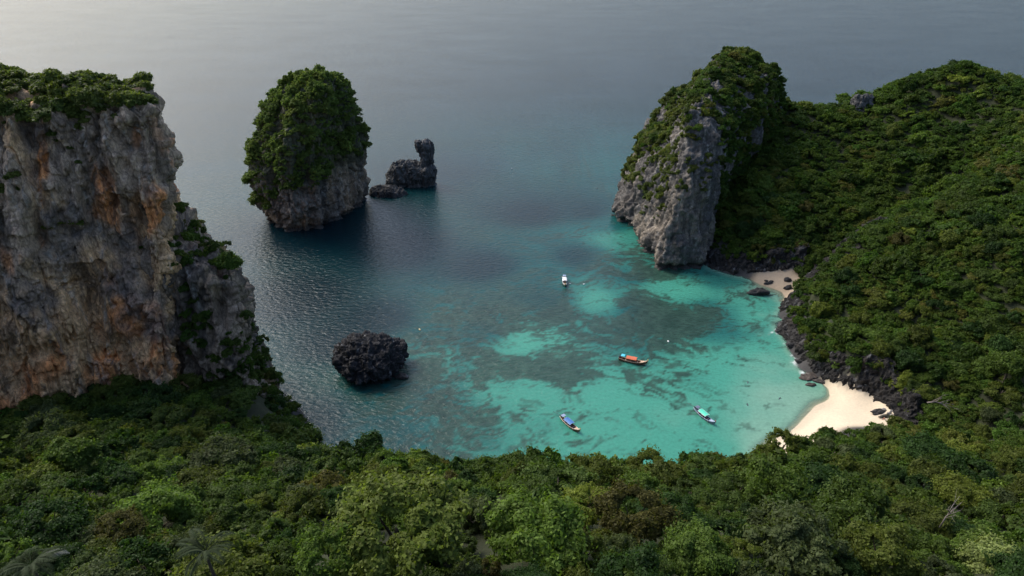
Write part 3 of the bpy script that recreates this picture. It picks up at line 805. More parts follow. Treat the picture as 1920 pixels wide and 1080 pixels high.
# ---- rocky shore bands
RIB = []
def ribbon(name, pts, inland, label, seed, amp=1.0, base=(0.026, 0.023, 0.021)):
    pts = np.array(pts, float)          # x, y, z0, height, width
    s = np.concatenate([[0], np.cumsum(np.linalg.norm(np.diff(pts[:, :2], axis=0), axis=1))])
    n = int(s[-1] / 0.42)
    S_ = np.linspace(0, s[-1], n)
    A = np.stack([np.interp(S_, s, pts[:, k]) for k in range(5)], -1)
    for _ in range(12): A[1:-1, :2] = .25 * A[:-2, :2] + .5 * A[1:-1, :2] + .25 * A[2:, :2]
    t = np.gradient(A[:, :2], axis=0); t /= np.linalg.norm(t, axis=1, keepdims=True)
    for _ in range(30): t[1:-1] = .25 * t[:-2] + .5 * t[1:-1] + .25 * t[2:]
    t /= np.linalg.norm(t, axis=1, keepdims=True)
    nr = np.stack([t[:, 1], -t[:, 0]], -1) * inland
    RIB.append((A.copy(), nr.copy()))
    nv = 56
    e = np.linspace(0, 1, nv)
    off = np.interp(e, [0, .08, .2, .8, .92, 1], [-2.2, -1.0, 0, 1, 1.5, 2.4])
    hh = np.interp(e, [0, .08, .2, .8, .92, 1], [-.25, -.05, 0.08, .98, 1.0, .7])
    G = np.zeros((nv, n, 3))
    ragged = 1 + 0.35 * fbm(np.stack([S_ / 7, 0 * S_, 0 * S_], -1), 3, seed + 9)
    for i in range(nv):
        o_ = np.where(off[i] < 0, off[i], off[i] * A[:, 4])
        G[i, :, :2] = A[:, :2] + nr * o_[:, None]
        G[i, :, 2] = A[:, 2] + hh[i] * A[:, 3] * ragged
        if 0.2 <= e[i] < 0.86: G[i, :, 2] = np.maximum(G[i, :, 2], H(G[i, :, 0], G[i, :, 1]) + 0.9)
    du = np.gradient(G, axis=1); dv = np.gradient(G, axis=0)
    Nn = np.cross(du, dv); Nn /= np.linalg.norm(Nn, axis=-1, keepdims=True) + 1e-9
    if Nn[nv // 2, :, 2].mean() < 0: Nn = -Nn; flip = True
    else: flip = False
    d = amp * (0.7 * fbm(G / 7, 3, seed) + 1.0 * (0.4 - np.abs(fbm(G * np.array([1, 1, .25]) / 2.6, 3, seed + 1)) * 1.7) + 0.5 * (0.4 - np.abs(fbm(G * np.array([1, 1, .25]) / 1.1, 3, seed + 4))) + 0.5 * np.round(fbm(G / 2.4, 3, seed + 2) * 3) / 3 + .3 * fbm(G / .9, 3, seed + 3))
    G = G + Nn * d[..., None]
    i = np.arange(nv * n).reshape(nv, n)
    F = np.stack([i[:-1, :-1], i[:-1, 1:], i[1:, 1:], i[1:, :-1]], -1).reshape(-1, 4)
    if flip: F = F[:, ::-1]
    V = G.reshape(-1, 3)
    col = dk_col(base)(V, None)
    col = blend(col, (0.085, 0.068, 0.052), sstep(0.3, .8, fbm(V / 4, 3, seed + 7)) * 0.45)
    o = link(name, mk_mesh(name, V, F, False, col), M_DARK)
    tag(o, label, 'rocky shore')
    return o
def rb(px, py, h, w, z=0.0):
    p_ = PZ(px, py, z); return (p_[0], p_[1], z - 0.2, h, w)
ribbon('shore_cliff', [rb(1712, 806, 5, 4, 3), rb(1690, 792, 8, 4, 3), rb(1660, 765, 10, 4.4, 2.5), rb(1633, 746, 11, 4.6, 2), rb(1600, 737, 11, 4.4, 1.5), rb(1560, 726, 9, 4.2), rb(1530, 708, 8, 4.2), rb(1507, 690, 7, 4.2), rb(1488, 660, 5, 4), rb(1466, 628, 4.5, 4.5), rb(1459, 604, 4.5, 4.5)], 1,
       'black rocky shore running from the sandy beach along the green spur', 81)
ribbon('shore_cliff', [rb(1489, 600, 7, 6), rb(1464, 582, 6, 5), rb(1470, 570, 7, 6), rb(1480, 557, 10, 10), rb(1500, 540, 15, 14, 1.2), rb(1522, 515, 18, 16, 3.5), rb(1545, 490, 19, 16, 6.5), rb(1580, 455, 14, 13, 12.5)], 1,
       'dark rock ridge sloping down between the small cove beach and the green spur', 91)
ribbon('shore_cliff', [rb(1503, 512, 10, 6, 3), rb(1480, 510, 9, 5, 2.5), rb(1450, 516, 8, 4.5, 1.5), rb(1420, 516, 8, 4.5, .8), rb(1395, 517, 8, 5), rb(1365, 512, 8, 5), rb(1335, 502, 7, 6), rb(1310, 492, 6, 5)], 1,
       'dark shadowed rocks at the water behind the small cove beach', 101)

# ---- loose rocks
def blob_rock(name, loc, dims, seed, mat, base, label, cat='rock', group=None, rz=0.0):
    nu_, nv_ = 40, 26
    th = np.linspace(0, 2 * np.pi, nu_, endpoint=False); ph = np.linspace(-np.pi / 2 + .02, np.pi / 2 - .02, nv_)
    TH, PH = np.meshgrid(th, ph)
    U = np.stack([np.cos(PH) * np.cos(TH), np.cos(PH) * np.sin(TH), np.sin(PH)], -1)
    rr = 1 + 0.34 * fbm(U * 1.3, 3, seed) + 0.16 * np.round(2.5 * fbm(U * 2.6, 3, seed + 5)) / 2.5 + .07 * fbm(U * 7, 2, seed + 7)
    G = U * rr[..., None] * np.array(dims) / 2
    o, _, _ = rock_object(name, G, mat, dk_col(base))
    o.location = loc; o.rotation_euler = (0, 0, rz)
    tag(o, label, cat, group)
    return o
BK = (0.04, 0.038, 0.037); PALE = (0.42, 0.38, 0.33)
p_ = PZ(752, 708); blob_rock('sea_rock', (p_[0], p_[1], 0.2), (4.6, 2.6, 2.6), 3, M_DARK, (0.06, 0.052, 0.046), 'small jagged brown rock poking out of the water beside the black boulder', 'sea rock', None, -.2)
rk = [(1424, 551, 7.5, 4.2, 3.6, BK, 'dark oblong rock in the shallows in front of the small cove beach'),
      (1478, 541, 3.4, 2.6, 2.2, BK, 'dark square rock in the middle of the small cove sand'),
      (1477, 525, 3.2, 2.2, 1.8, BK, 'dark rock high on the small cove sand below the cliff'),
      (1440, 532, 4.6, 1.4, 1.0, BK, 'long thin dark rock lying at the wet edge of the small cove sand'),
      (1446, 528, 1.8, 1.4, 1.0, BK, 'little dark stone near the thin rock on the small cove sand'),
      (1437, 526, 1.6, 1.3, .9, BK, 'smallest dark stone under the cove cliff'),
      (1463, 620, 4.0, 3.0, 1.6, BK, 'low black rock awash in foam at the tip of the rocky shore'),
      (1484, 648, 4.5, 3.0, 1.8, BK, 'wet black rock ringed by white foam beside the rocky shore'),
      (1500, 678, 3.6, 2.4, 1.4, BK, 'flat wet rock in the foam below the middle of the rocky shore'),
      (1522, 706, 8.0, 4.2, 1.3, (0.075, 0.06, 0.05), 'broad flat brown reef rock in the shallows near the beach end'),
      (1538, 716, 5.0, 2.6, 1.2, (0.07, 0.058, 0.05), 'flat brown rock where the sand meets the rocky shore'),
      (1520, 722, 3.0, 2.0, .8, (0.07, 0.058, 0.05), 'small brown rock just under the edge of the shallows by the beach'),
      (1648, 773, 6.2, 2.2, 1.2, (0.05, 0.045, 0.04), 'long dark rock slab lying on the sand under the black cliff'),
      (1640, 774, 1.8, 1.4, 1.3, BK, 'dark knob at the seaward end of the rock slab on the sand'),
      (1662, 781, 4.2, 1.6, 1.0, (0.06, 0.055, 0.04), 'greenish dark slab behind the sunbather on the sand'),
      (1682, 791, 4.4, 1.8, 1.2, (0.06, 0.05, 0.04), 'brown rock at the narrow inner end of the sand'),
      (1657, 768, 1.5, 1.0, .9, PALE, 'white stone at the upper end of the pale stones under the cliff'),
      (1667, 775, 1.6, 1.0, .9, PALE, 'largest white stone resting above the dark rock slab'),
      (1671, 779, 1.0, .8, .7, PALE, 'little white stone just below the largest white stone'),
      (1677, 784, 1.4, 1.0, .9, PALE, 'white stone beside the brown rock at the inner sand'),
      (1672, 769, 1.0, .8, .7, PALE, 'single white stone set back against the black cliff')]
for k, (px, py, a, b_, c_, base, lab) in enumerate(rk):
    z0 = 0.0
    for _ in range(4):
        q = PZ(px, py, z0); z0 = max(0.0, float(H(q[0], q[1])[0]))
    blob_rock('shore_rock', (q[0], q[1], z0 + c_ * 0.18), (a, b_, c_), 300 + k * 7, M_DARK, base, lab, 'rock', 'loose rocks along the shore', 0.3 * math.sin(k * 2.3))

# ------------------------------------------------------------------ foliage meshes
def leaf_quads(pos, nrm, ln, wd, rs):
    n = len(pos)
    r = rs.normal(size=(n, 3))
    t = np.cross(nrm, r); t /= np.linalg.norm(t, axis=1, keepdims=True) + 1e-9
    b_ = np.cross(nrm, t)
    ln = ln[:, None]; wd = wd[:, None]
    V = np.stack([pos - t * ln, pos - b_ * wd, pos + t * ln, pos + b_ * wd], 1).reshape(-1, 3)
    return V, np.arange(4 * n).reshape(n, 4)

def crown_mesh(name, seed, nl, nleaf, leaf, flat=0.75, spread=0.62, lr=(0.26, 0.44), top=1.0, gap=0.0):
    rs = R_(seed)
    d = rs.normal(size=(nl, 3)); d[:, 2] = np.abs(d[:, 2]) * 1.1 - 0.25
    d /= np.linalg.norm(d, axis=1, keepdims=True)
    rad = rs.uniform(lr[0], lr[1], nl)
    c = d * spread * rs.uniform(0.75, 1.12, (nl, 1)) * np.array([1, 1, flat * top]) + np.array([0, 0, 0.42 * top])
    tone_l = rs.uniform(0.84, 1.16, nl)
    pos, nrm, tone = [], [], []
    tot = 0
    while tot < nleaf:
        k = rs.randint(0, nl, 4000)
        v = rs.normal(size=(4000, 3)); v /= np.linalg.norm(v, axis=1, keepdims=True)
        p = c[k] + v * rad[k][:, None] * rs.uniform(0.80, 1.08, (4000, 1)) * np.array([1, 1, flat + 0.1])
        ok = (v[:, 2] > -0.55) & ((v * d[k]).sum(1) > -0.35)
        dist = np.linalg.norm((p[:, None] - c[None]) / np.array([1, 1, flat + 0.1]), axis=2) / rad[None]
        ok &= (dist < 0.74).sum(1) == 0
        if gap: ok &= vn(p * 3.3 + seed, seed) > -1 + gap
        p, v, kk = p[ok], v[ok], k[ok]
        nn = v + rs.normal(size=v.shape) * 0.55 + np.array([0, 0, 0.35])
        pos.append(p); nrm.append(nn / np.linalg.norm(nn, axis=1, keepdims=True)); tone.append(tone_l[kk] * rs.uniform(0.7, 1.3, len(kk)))
        tot += len(p)
    pos, nrm, tone = (np.concatenate(a)[:nleaf] for a in (pos, nrm, tone))
    wq = pos * 3.1 + seed * 7.3
    pos = pos + 0.13 * np.stack([vn(wq, seed), vn(wq + 31, seed + 1), vn(wq + 57, seed + 2)], -1)
    sprig = (rs.rand(nleaf) < 0.09)[:, None]
    pos = pos + sprig * (pos - np.array([0, 0, .3])) * rs.uniform(0.03, 0.24, (nleaf, 1))
    L_ = leaf * rs.uniform(0.6, 1.3, nleaf)
    V, F = leaf_quads(pos, nrm, L_, L_ * 0.55, rs)
    me = mk_mesh(name, V, F, False)
    set_f(me, 'tone', np.repeat(tone, 4))
    return me

CROWNS = {
    'round': [crown_mesh('crown_round', 1 + i, 16, 8200, 0.068, 0.8) for i in range(3)],
    'spreading': [crown_mesh('crown_spreading', 20 + i, 18, 8200, 0.068, 0.5, 0.72, (0.2, 0.36), 0.75) for i in range(3)],
    'bushy': [crown_mesh('crown_bushy', 40 + i, 24, 8200, 0.062, 0.7, 0.7, (0.16, 0.30)) for i in range(3)],
    'open': [crown_mesh('crown_open', 60 + i, 30, 4200, 0.06, 0.7, 0.66, (0.14, 0.24), 1.0, 0.5) for i in range(2)],
    'domed': [crown_mesh('crown_domed', 80, 60, 19000, 0.042, 0.85, 0.78, (0.13, 0.22))]}
BIG = {'round': [crown_mesh('crown_round', 101 + i, 26, 17000, 0.044, 0.75, 0.70, (0.18, 0.34)) for i in range(2)],
       'spreading': [crown_mesh('crown_spreading', 121 + i, 30, 17000, 0.044, 0.5, 0.75, (0.15, 0.30), 0.75) for i in range(2)],
       'bushy': [crown_mesh('crown_bushy', 141 + i, 38, 17000, 0.042, 0.7, 0.72, (0.13, 0.26)) for i in range(2)]}
def scatter_coll(name, mat, n, seed, nleaf, leaf, **kw):
    col = bpy.data.collections.new(name)
    for i in range(n):
        me = crown_mesh(name, seed + i, 16 + 3 * i, nleaf, leaf, **kw)
        me.materials.append(mat)
        col.objects.link(bpy.data.objects.new(name, me))
    return col
COL_FOREST = scatter_coll('forest_crown', M_FOREST, 6, 200, 2200, 0.105, flat=0.6, spread=0.78, lr=(0.14, 0.34))
COL_ISLE = scatter_coll('islet_crown', M_ISLE, 5, 230, 2200, 0.105, flat=0.75, spread=0.8, lr=(0.14, 0.30))
COL_SCRUB = scatter_coll('scrub_crown', M_SCRUB, 4, 260, 800, 0.17, flat=0.7)

def scatter_tree(coll):
    ng = bpy.data.node_groups.new('scatter_' + coll.name, 'GeometryNodeTree')
    ng.interface.new_socket('Geometry', in_out='INPUT', socket_type='NodeSocketGeometry')
    ng.interface.new_socket('Geometry', in_out='OUTPUT', socket_type='NodeSocketGeometry')
    n = ng.nodes; l = ng.links
    gi, go = n.new('NodeGroupInput'), n.new('NodeGroupOutput')
    iop = n.new('GeometryNodeInstanceOnPoints')
    ci = n.new('GeometryNodeCollectionInfo')
    ci.inputs['Collection'].default_value = coll
    ci.inputs['Separate Children'].default_value = True
    ci.inputs['Reset Children'].default_value = True
    def attr(nm, typ):
        a = n.new('GeometryNodeInputNamedAttribute'); a.data_type = typ; a.inputs['Name'].default_value = nm; return a.outputs[0]
    e2r = n.new('FunctionNodeEulerToRotation')
    l.new(attr('rot', 'FLOAT_VECTOR'), e2r.inputs[0])
    l.new(gi.outputs[0], iop.inputs['Points'])
    l.new(ci.outputs[0], iop.inputs['Instance'])
    iop.inputs['Pick Instance'].default_value = True
    l.new(attr('idx', 'INT'), iop.inputs['Instance Index'])
    l.new(e2r.outputs[0], iop.inputs['Rotation'])
    l.new(attr('scl', 'FLOAT_VECTOR'), iop.inputs['Scale'])
    l.new(iop.outputs[0], go.inputs[0])
    return ng
NG = {}
def scatter(name, pts, size, coll, label, seed, tilt=None):
    rs = R_(seed)
    n = len(pts)
    me = bpy.data.meshes.new(name)
    me.vertices.add(n)
    me.vertices.foreach_set('co', np.ascontiguousarray(pts, dtype=np.float32).ravel())
    rot = np.zeros((n, 3)); rot[:, 2] = rs.uniform(0, 6.28, n)
    rot[:, :2] = rs.normal(size=(n, 2)) * 0.22
    a = me.attributes.new('rot', 'FLOAT_VECTOR', 'POINT'); a.data.foreach_set('vector', rot.astype(np.float32).ravel())
    s3 = size[:, None] * np.stack([rs.uniform(.75, 1.3, n), rs.uniform(.75, 1.3, n), rs.uniform(.65, 1.3, n)], -1)
    a = me.attributes.new('scl', 'FLOAT_VECTOR', 'POINT'); a.data.foreach_set('vector', s3.astype(np.float32).ravel())
    a = me.attributes.new('idx', 'INT', 'POINT'); a.data.foreach_set('value', rs.randint(0, len(coll.objects), n).astype(np.int32))
    me.update()
    o = bpy.data.objects.new(name, me); C.objects.link(o)
    if coll.name not in NG: NG[coll.name] = scatter_tree(coll)
    md = o.modifiers.new('scatter', 'NODES'); md.node_group = NG[coll.name]
    tag(o, label, kind='stuff')
    return o

# bushes on the rock masses
pts, nr, _ = area_sample(isV, isF, 1250, 1, lambda c, n: sstep(0, 5, c[:, 2] - (3 + np.clip(c[:, 0] + 140, 0, 60) * 0.42 + 4 * fbm(c / 9, 3, 3))) * (1.0 if True else 0))
scatter('islet_foliage', pts - nr * 1.0, R_(2).uniform(1.3, 3.5, len(pts)), COL_ISLE, 'thick green bushes covering the tall sea islet', 3)
def tw_mask(c, n):
    left = sstep(-0.12, -0.5, n[:, 0]) * sstep(10, 20, c[:, 2] - 6 * fbm(c / 10, 3, 4)) * sstep(296, 306, c[:, 1])
    top = sstep(0.35, 0.6, n[:, 2]) * sstep(28, 40, c[:, 2])
    back = sstep(338, 350, c[:, 1]) * sstep(0.0, 0.3, n[:, 0] * 0.6 - n[:, 1] * 0.4 + n[:, 2]) * sstep(15, 30, c[:, 2])
    right = sstep(0.0, 0.3, n[:, 0]) * sstep(299, 308, c[:, 1] - 0.06 * c[:, 2]) * sstep(4, 9, c[:, 2])
    return np.maximum(np.maximum(left * 0.8, top), np.maximum(back, right * 1.2)) * sstep(-0.5, 0.15, fbm(c / 7, 3, 6))
pts, nr, _ = area_sample(twV, twF, 3200, 5, tw_mask)
pb = ((pts[:, 1] > 335) & (nr[:, 0] > -.25)) | ((nr[:, 0] > 0.05) & (pts[:, 1] > 299))
scatter('tower_trees', pts[pb] - nr[pb] * .4, R_(66).uniform(1.6, 3.0, pb.sum()), COL_FOREST, 'trees covering the back shoulder of the grey rock tower', 67)
pts, nr = pts[~pb], nr[~pb]
scatter('tower_scrub', pts - nr * 0.4, R_(6).uniform(0.9, 2.3, len(pts)) * np.where(pts[:, 1] > 345, 1.25, 0.85), COL_SCRUB, 'scrub growing on the grey rock tower', 7)
def cl_mask(c, n):
    px, py, _ = project(c)
    top = sstep(96, 100.5, c[:, 2]) * sstep(0.3, 0.6, n[:, 2]) * sstep(-91.5, -94.5, c[:, 0])
    g = np.zeros(len(c))
    for a, b_, rx, ry in [(130, 190, 22, 60), (150, 215, 12, 40), (30, 360, 25, 12), (110, 420, 22, 16), (170, 190, 14, 40), (130, 310, 18, 14), (20, 160, 30, 25)]:
        g = np.maximum(g, np.exp(-((px - a) / rx) ** 2 - ((py - b_) / ry) ** 2))
    return np.maximum(top, g * 0.35 * (n[:, 1] < 0)) * (px > -250)
pts, nr, _ = area_sample(clV, clF, 900, 8, cl_mask)
scatter('cliff_scrub', pts - nr * 0.3, R_(9).uniform(1.0, 2.4, len(pts)) * np.where(pts[:, 2] > 98, 1.15, 0.65), COL_SCRUB, 'green scrub along the top and ledges of the orange cliff', 10)
def bt_mask(c, n):
    px, py, _ = project(c)
    top = sstep(0.4, 0.65, n[:, 2]) * sstep(48, 56, c[:, 2])
    g = np.zeros(len(c))
    for a, b_, rx, ry in [(370, 595, 18, 40), (350, 440, 12, 18), (430, 672, 36, 20), (470, 690, 50, 50), (500, 740, 40, 60)]:
        g = np.maximum(g, np.exp(-((px - a) / rx) ** 2 - ((py - b_) / ry) ** 2))
    return np.maximum(top * .35, g * 0.6)
pts, nr, _ = area_sample(btV, btF, 520, 12, bt_mask)
scatter('buttress_scrub', pts - nr * 0.3, R_(13).uniform(0.9, 2.1, len(pts)), COL_FOREST, 'dark scrub on the ledges of the lower buttress', 14)

# ------------------------------------------------------------------ the forest
def inside_poly(x, y, poly):
    poly = np.array(poly)[:, :2]
    r = np.zeros(len(x), bool)
    j = len(poly) - 1
    for i in range(len(poly)):
        xi, yi, xj, yj = *poly[i], *poly[j]
        r ^= ((yi > y) != (yj > y)) & (x < (xj - xi) * (y - yi) / (yj - yi + 1e-12) + xi)
        j = i
    return r
def plantable(x, y, z):
    ok = z > np.where(x < -45, 1.2, 3.2)
    for A, nr in RIB:
        for k in range(0, len(A), 2):
            dx, dy = x - A[k, 0], y - A[k, 1]
            a = dx * nr[k, 0] + dy * nr[k, 1]; b = dx * nr[k, 1] - dy * nr[k, 0]
            ok &= ~((np.abs(b) < 1.0) & (a > -1.5) & (a < A[k, 4] * 0.72))
    ok &= ~(np.hypot(x - 104, y - 177) < 17) | (z > 5.5)
    for L in (CL[1], BT[1]): ok &= ~inside_poly(x, y, L)
    ok &= ~inside_poly(x, y, TW[2])
    return ok
trees = []      # x, y, z, R, form, tint, label
custom = [(735, 888, 65, 6.2, 'domed', 'domed', 'largest domed tree with a bright yellow green top in the middle of the near forest'),
          (700, 838, 138, 3.4, 'round', 'dark green', 'dark rounded tree standing up against the water on the forest edge'),
          (855, 846, 126, 1.9, 'open', 'dark green', 'thin spindly tree poking above the forest edge against the water'),
          (115, 805, 122, 3.8, 'round', 'fresh green', 'bright fresh green tree in the dark forest at the foot of the orange cliff'),
          (215, 960, 82, 3.0, 'bushy', 'brownish', 'russet bush beside the palm in the dark forest'),
          (415, 865, 124, 5.4, 'round', 'grey green', 'broad grey green dome in the dark forest below the buttress'),
          (425, 490, 192, 3.6, 'round', 'fresh green', 'bright round bush perched on the top edge of the rock buttress'),
          (463, 592, 194, 1.9, 'bushy', 'mid green', 'small bush clinging to the outer edge of the rock buttress'),
          (1870, 1065, 92, 4.0, 'round', 'silvery pale', 'pale silvery leaved tree at the lower end of the near slope'),
          (1310, 1040, 76, 3.6, 'round', 'fresh green', 'bright fresh green bushy tree low on the near slope below the beach'),
          (1540, 905, 124, 5.6, 'spreading', 'dark green', 'wide very dark tree on the near slope below the white sand'),
          (620, 1035, 66, 3.4, 'bushy', 'fresh green', 'fresh green bush just below the largest domed tree'),
          (1470, 832, 170, 4.4, 'open', 'olive green', 'open leaved tree with pale sand showing through at the beach edge'),
          (1436, 840, 166, 3.0, 'bushy', 'olive green', 'olive bush at the edge of the water left of the open leaved tree'),
          (1496, 829, 174, 3.2, 'bushy', 'mid green', 'bushy green tree overlapping the white sand beside the open leaved tree'),
          (1395, 842, 158, 2.6, 'spreading', 'dark green', 'small flat topped tree at the water edge beside the open leaved tree'),
          (1895, 685, 207, 5.0, 'round', 'fresh green', 'bright green tree crown low on the spur beside a dark hollow'),
          (1705, 712, 220, 3.6, 'round', 'yellow green', 'bright bush above the black shore cliff'),
          (1590, 655, 240, 3.2, 'round', 'yellow green', 'yellow green shrub on the spur just above the rocky shore'),
          (1105, 925, 90, 3.2, 'spreading', 'yellow green', 'yellow green flat tree in the middle of the near slope'),
          (1190, 960, 84, 4.2, 'bushy', 'brownish', 'wide brown tinged tree in the middle of the near slope'),
          (990, 1060, 62, 2.4, 'round', 'dark green', 'dark tree at the bottom of the near slope beside the largest domed tree'),
          (1500, 1010, 84, 5.6, 'spreading', 'grey green', 'broad grey green speckled tree crown on the near slope'),
          (640, 845, 165, 2.8, 'bushy', 'mid green', 'bushy green tree where the dark forest meets the water')]
for px, py, d, r, form, tint, lab in custom:
    p_ = PD(px, py, d)
    zt_ = float(H(p_[0], p_[1])[0])
    trees.append([p_[0], p_[1], min(p_[2] - r * 0.55, zt_ + 0.9 * r) if py > 600 or px > 600 else p_[2] - r * 0.55, r, form, tint, lab])
rs = R_(77)
cand = rs.uniform([-150, 22], [150, 176], (9000, 2))
cz = H(cand[:, 0], cand[:, 1])
cpx, cpy, cd = project(np.stack([cand[:, 0], cand[:, 1], cz + 4], -1))
ok = plantable(cand[:, 0], cand[:, 1], cz) & (cd > 48) & (cpx > -160) & (cpx < 2080) & (cpy < 1260)
nearslope = []
P2 = [[t[0], t[1], t[3]] for t in trees]
sel_t = fbm(np.stack([cand[:, 0], cand[:, 1], 0 * cz], -1) / 16, 2, 91)
for i in np.nonzero(ok)[0]:
    x, y = cand[i]
    left = x < -32
    r = float(np.clip(rs.lognormal(0.86 if not left else 0.98, 0.42), 1.3, 5.8))
    A = np.array(P2)
    if (np.hypot(A[:, 0] - x, A[:, 1] - y) < (A[:, 2] + r) * 0.66).any(): continue
    P2.append([x, y, r])
    u = rs.rand() + 0.28 * sel_t[i]
    if left: tint = 'dark green' if u < .34 else 'mid green' if u < .62 else 'olive green' if u < .82 else 'grey green' if u < .92 else 'fresh green'
    else: tint = 'dark green' if u < .14 else 'mid green' if u < .40 else 'olive green' if u < .66 else 'grey green' if u < .76 else 'fresh green' if u < .88 else 'brownish' if u < 1.0 else 'yellow green'
    form = ['round', 'spreading', 'bushy', 'bushy', 'spreading', 'round', 'open'][rs.randint(7)] if r > 2 else ['round', 'bushy'][rs.randint(2)]
    trees.append([x, y, float(cz[i]) + r * 0.15, r, form, tint, None])
# far hill
st = 3.5
hx, hy = np.meshgrid(np.arange(88, 335, st), np.arange(120, 440, st * 0.87))
hx = hx + (np.arange(hx.shape[0]) % 2)[:, None] * st / 2
hx = hx.ravel() + rs.uniform(-1.2, 1.2, hx.size); hy = hy.ravel() + rs.uniform(-1.2, 1.2, hy.size)
hz = H(hx, hy)
hpx, hpy, hd = project(np.stack([hx, hy, hz + 2], -1))
ok = plantable(hx, hy, hz) & (hpx < 2100) & (hy > 176 - 0.0 * hx) & (hpx > 1200)
hr = np.clip(rs.lognormal(0.70, 0.40, len(hx)), 1.1, 4.8)
for i in np.nonzero(ok)[0]:
    trees.append([hx[i], hy[i], hz[i] - 0.1 * hr[i], hr[i], ['round', 'bushy', 'spreading'][rs.randint(3)], None, None])
# gap fill on the near slope: undergrowth
T = [t for t in trees]
tc = np.array([[t[0], t[1], t[2] + 0.6 * t[3]] for t in T]); tr = np.array([t[3] for t in T])
px, py, dp = project(tc)
# rough visibility: splat every crown as a disc into a small depth buffer
SW, SHH = 640, 360
zb = np.full((SHH, SW), 1e9); ib = np.full((SHH, SW), -1)
k = SW / 1920
for cx_, cy_, cz_, rr in [(95, 300, 30, 24)]: pass
for i in np.argsort(-dp):
    if dp[i] < 5: continue
    rp_ = tr[i] * F_PX / dp[i] * k * 0.95
    cx_, cy_ = px[i] * k, py[i] * k
    x0, x1, y0, y1 = int(max(0, cx_ - rp_)), int(min(SW, cx_ + rp_ + 1)), int(max(0, cy_ - rp_ * .85)), int(min(SHH, cy_ + rp_ * .85 + 1))
    if x0 >= x1 or y0 >= y1: continue
    yy, xx = np.mgrid[y0:y1, x0:x1]
    mk = ((xx + .5 - cx_) / rp_) ** 2 + ((yy + .5 - cy_) / (rp_ * .85)) ** 2 < 1
    ib[y0:y1, x0:x1][mk] = i
area = np.bincount(ib[ib >= 0], minlength=len(T))
for i in range(len(custom)): area[i] += 10000
order = np.argsort(-area)
indiv = [i for i in order[:296] if area[i] > 3]
ind_set = set(indiv)
rest = [i for i in range(len(T)) if i not in ind_set and dp[i] > 85]
print('trees', len(T), 'individual', len(indiv), 'near', sum(1 for i in indiv if dp[i] < 190))
for i in indiv:
    if T[i][5] is None:
        u = rs.rand()
        T[i][5] = 'dark green' if u < .2 else 'mid green' if u < .5 else 'olive green' if u < .75 else 'fresh green' if u < .87 else 'yellow green' if u < .95 else 'brownish'
pr = np.array([[T[i][0], T[i][1], T[i][2]] for i in rest]); sr = np.array([T[i][3] for i in rest]) * 1.12
# low undergrowth that closes the gaps between the crowns
ug = rs.uniform([-140, 25], [140, 172], (2600, 2)); uz = H(ug[:, 0], ug[:, 1])
upx, upy, ud = project(np.stack([ug[:, 0], ug[:, 1], uz], -1))
uk = plantable(ug[:, 0], ug[:, 1], uz) & (ud > 45) & (upx > -150) & (upx < 2070)
pu = np.stack([ug[uk, 0], ug[uk, 1], uz[uk] - .5], -1)
ug = np.stack([rs.uniform(95, 260, 5000), rs.uniform(160, 330, 5000)], -1); uz = H(ug[:, 0], ug[:, 1]); uk = plantable(ug[:, 0], ug[:, 1], uz)
pu = np.concatenate([pu, np.stack([ug[uk, 0], ug[uk, 1], uz[uk] - .4], -1)])
scatter('undergrowth', pu, rs.uniform(1.0, 2.2, len(pu)), COL_FOREST, 'low undergrowth between the trees of the near slope', 15)
scatter('forest', pr, sr, COL_FOREST, 'dense forest of small crowns covering the far hill and spur', 16)

# trunks shared by form
def trunk_mesh(seed):
    rs = R_(seed); mb = MB()
    mb.tube([(0, 0, -1.3), (0.03, 0.0, -.5), (0.0, 0.04, 0.1), (-.03, .0, .45)], [.085, .07, .055, .03], 7)
    for a in range(4):
        w = a * 1.6 + rs.rand()
        e = np.array([math.cos(w), math.sin(w), 0])
        mb.tube([(0, 0, -0.15 + .1 * a), tuple(e * .22 + [0, 0, .16 + .08 * a]), tuple(e * .48 + [0, 0, .42 + .05 * a])], [.035, .024, .01], 5)
    return mb.mesh('trunk', True)
TRUNKS = [trunk_mesh(i) for i in range(3)]

def region(x, y):
    if y < 800 and x < 560: return 'on the steep bank under the buttress'
    if x < 560:
        return 'under the orange cliff' if y < 900 else 'low in the dark forest' if x < 280 else 'in the dark forest beside the domed tree'
    if x > 1440 and y < 470: return 'on the ridge behind the rock tower' if x < 1640 else 'high on the far hill'
    if x > 1440 and y < 800: return 'on the spur above the black shore'
    if y < 900: return 'on the dark water edge' if x < 900 else 'on the turquoise water edge' if x < 1390 else 'at the back of the sandy beach'
    if y < 985: return 'on the slope above the domed tree' if x < 980 else 'on the near slope below the bay' if x < 1440 else 'on the near slope below the beach'
    return 'on the slope below the domed tree' if x < 980 else 'low on the slope under the bay' if x < 1440 else 'low on the slope under the beach'
SIZE = lambda r: 'small' if r < 2.1 else 'broad' if r > 3.3 else 'medium'
ORD = ['first', 'second', 'third', 'fourth', 'fifth', 'sixth', 'seventh', 'eighth', 'ninth', 'tenth', 'eleventh', 'twelfth', 'thirteenth', 'fourteenth', 'fifteenth']
groups = {}
for i in indiv:
    if T[i][6]: continue
    groups.setdefault((SIZE(T[i][3]), T[i][5], region(px[i], py[i])), []).append(i)
for (s_, t_, g_), mem in groups.items():
    mem.sort(key=lambda i: px[i])
    for k_, i in enumerate(mem):
        n_ = len(mem)
        if n_ == 1: lab = f'the only {s_} {t_} tree {g_}'
        elif k_ == 0: lab = f'leftmost {s_} {t_} tree {g_}'
        elif k_ == n_ - 1: lab = f'rightmost {s_} {t_} tree {g_}'
        else: lab = f'{ORD[k_]} {s_} {t_} tree from the left {g_}'
        T[i][6] = lab
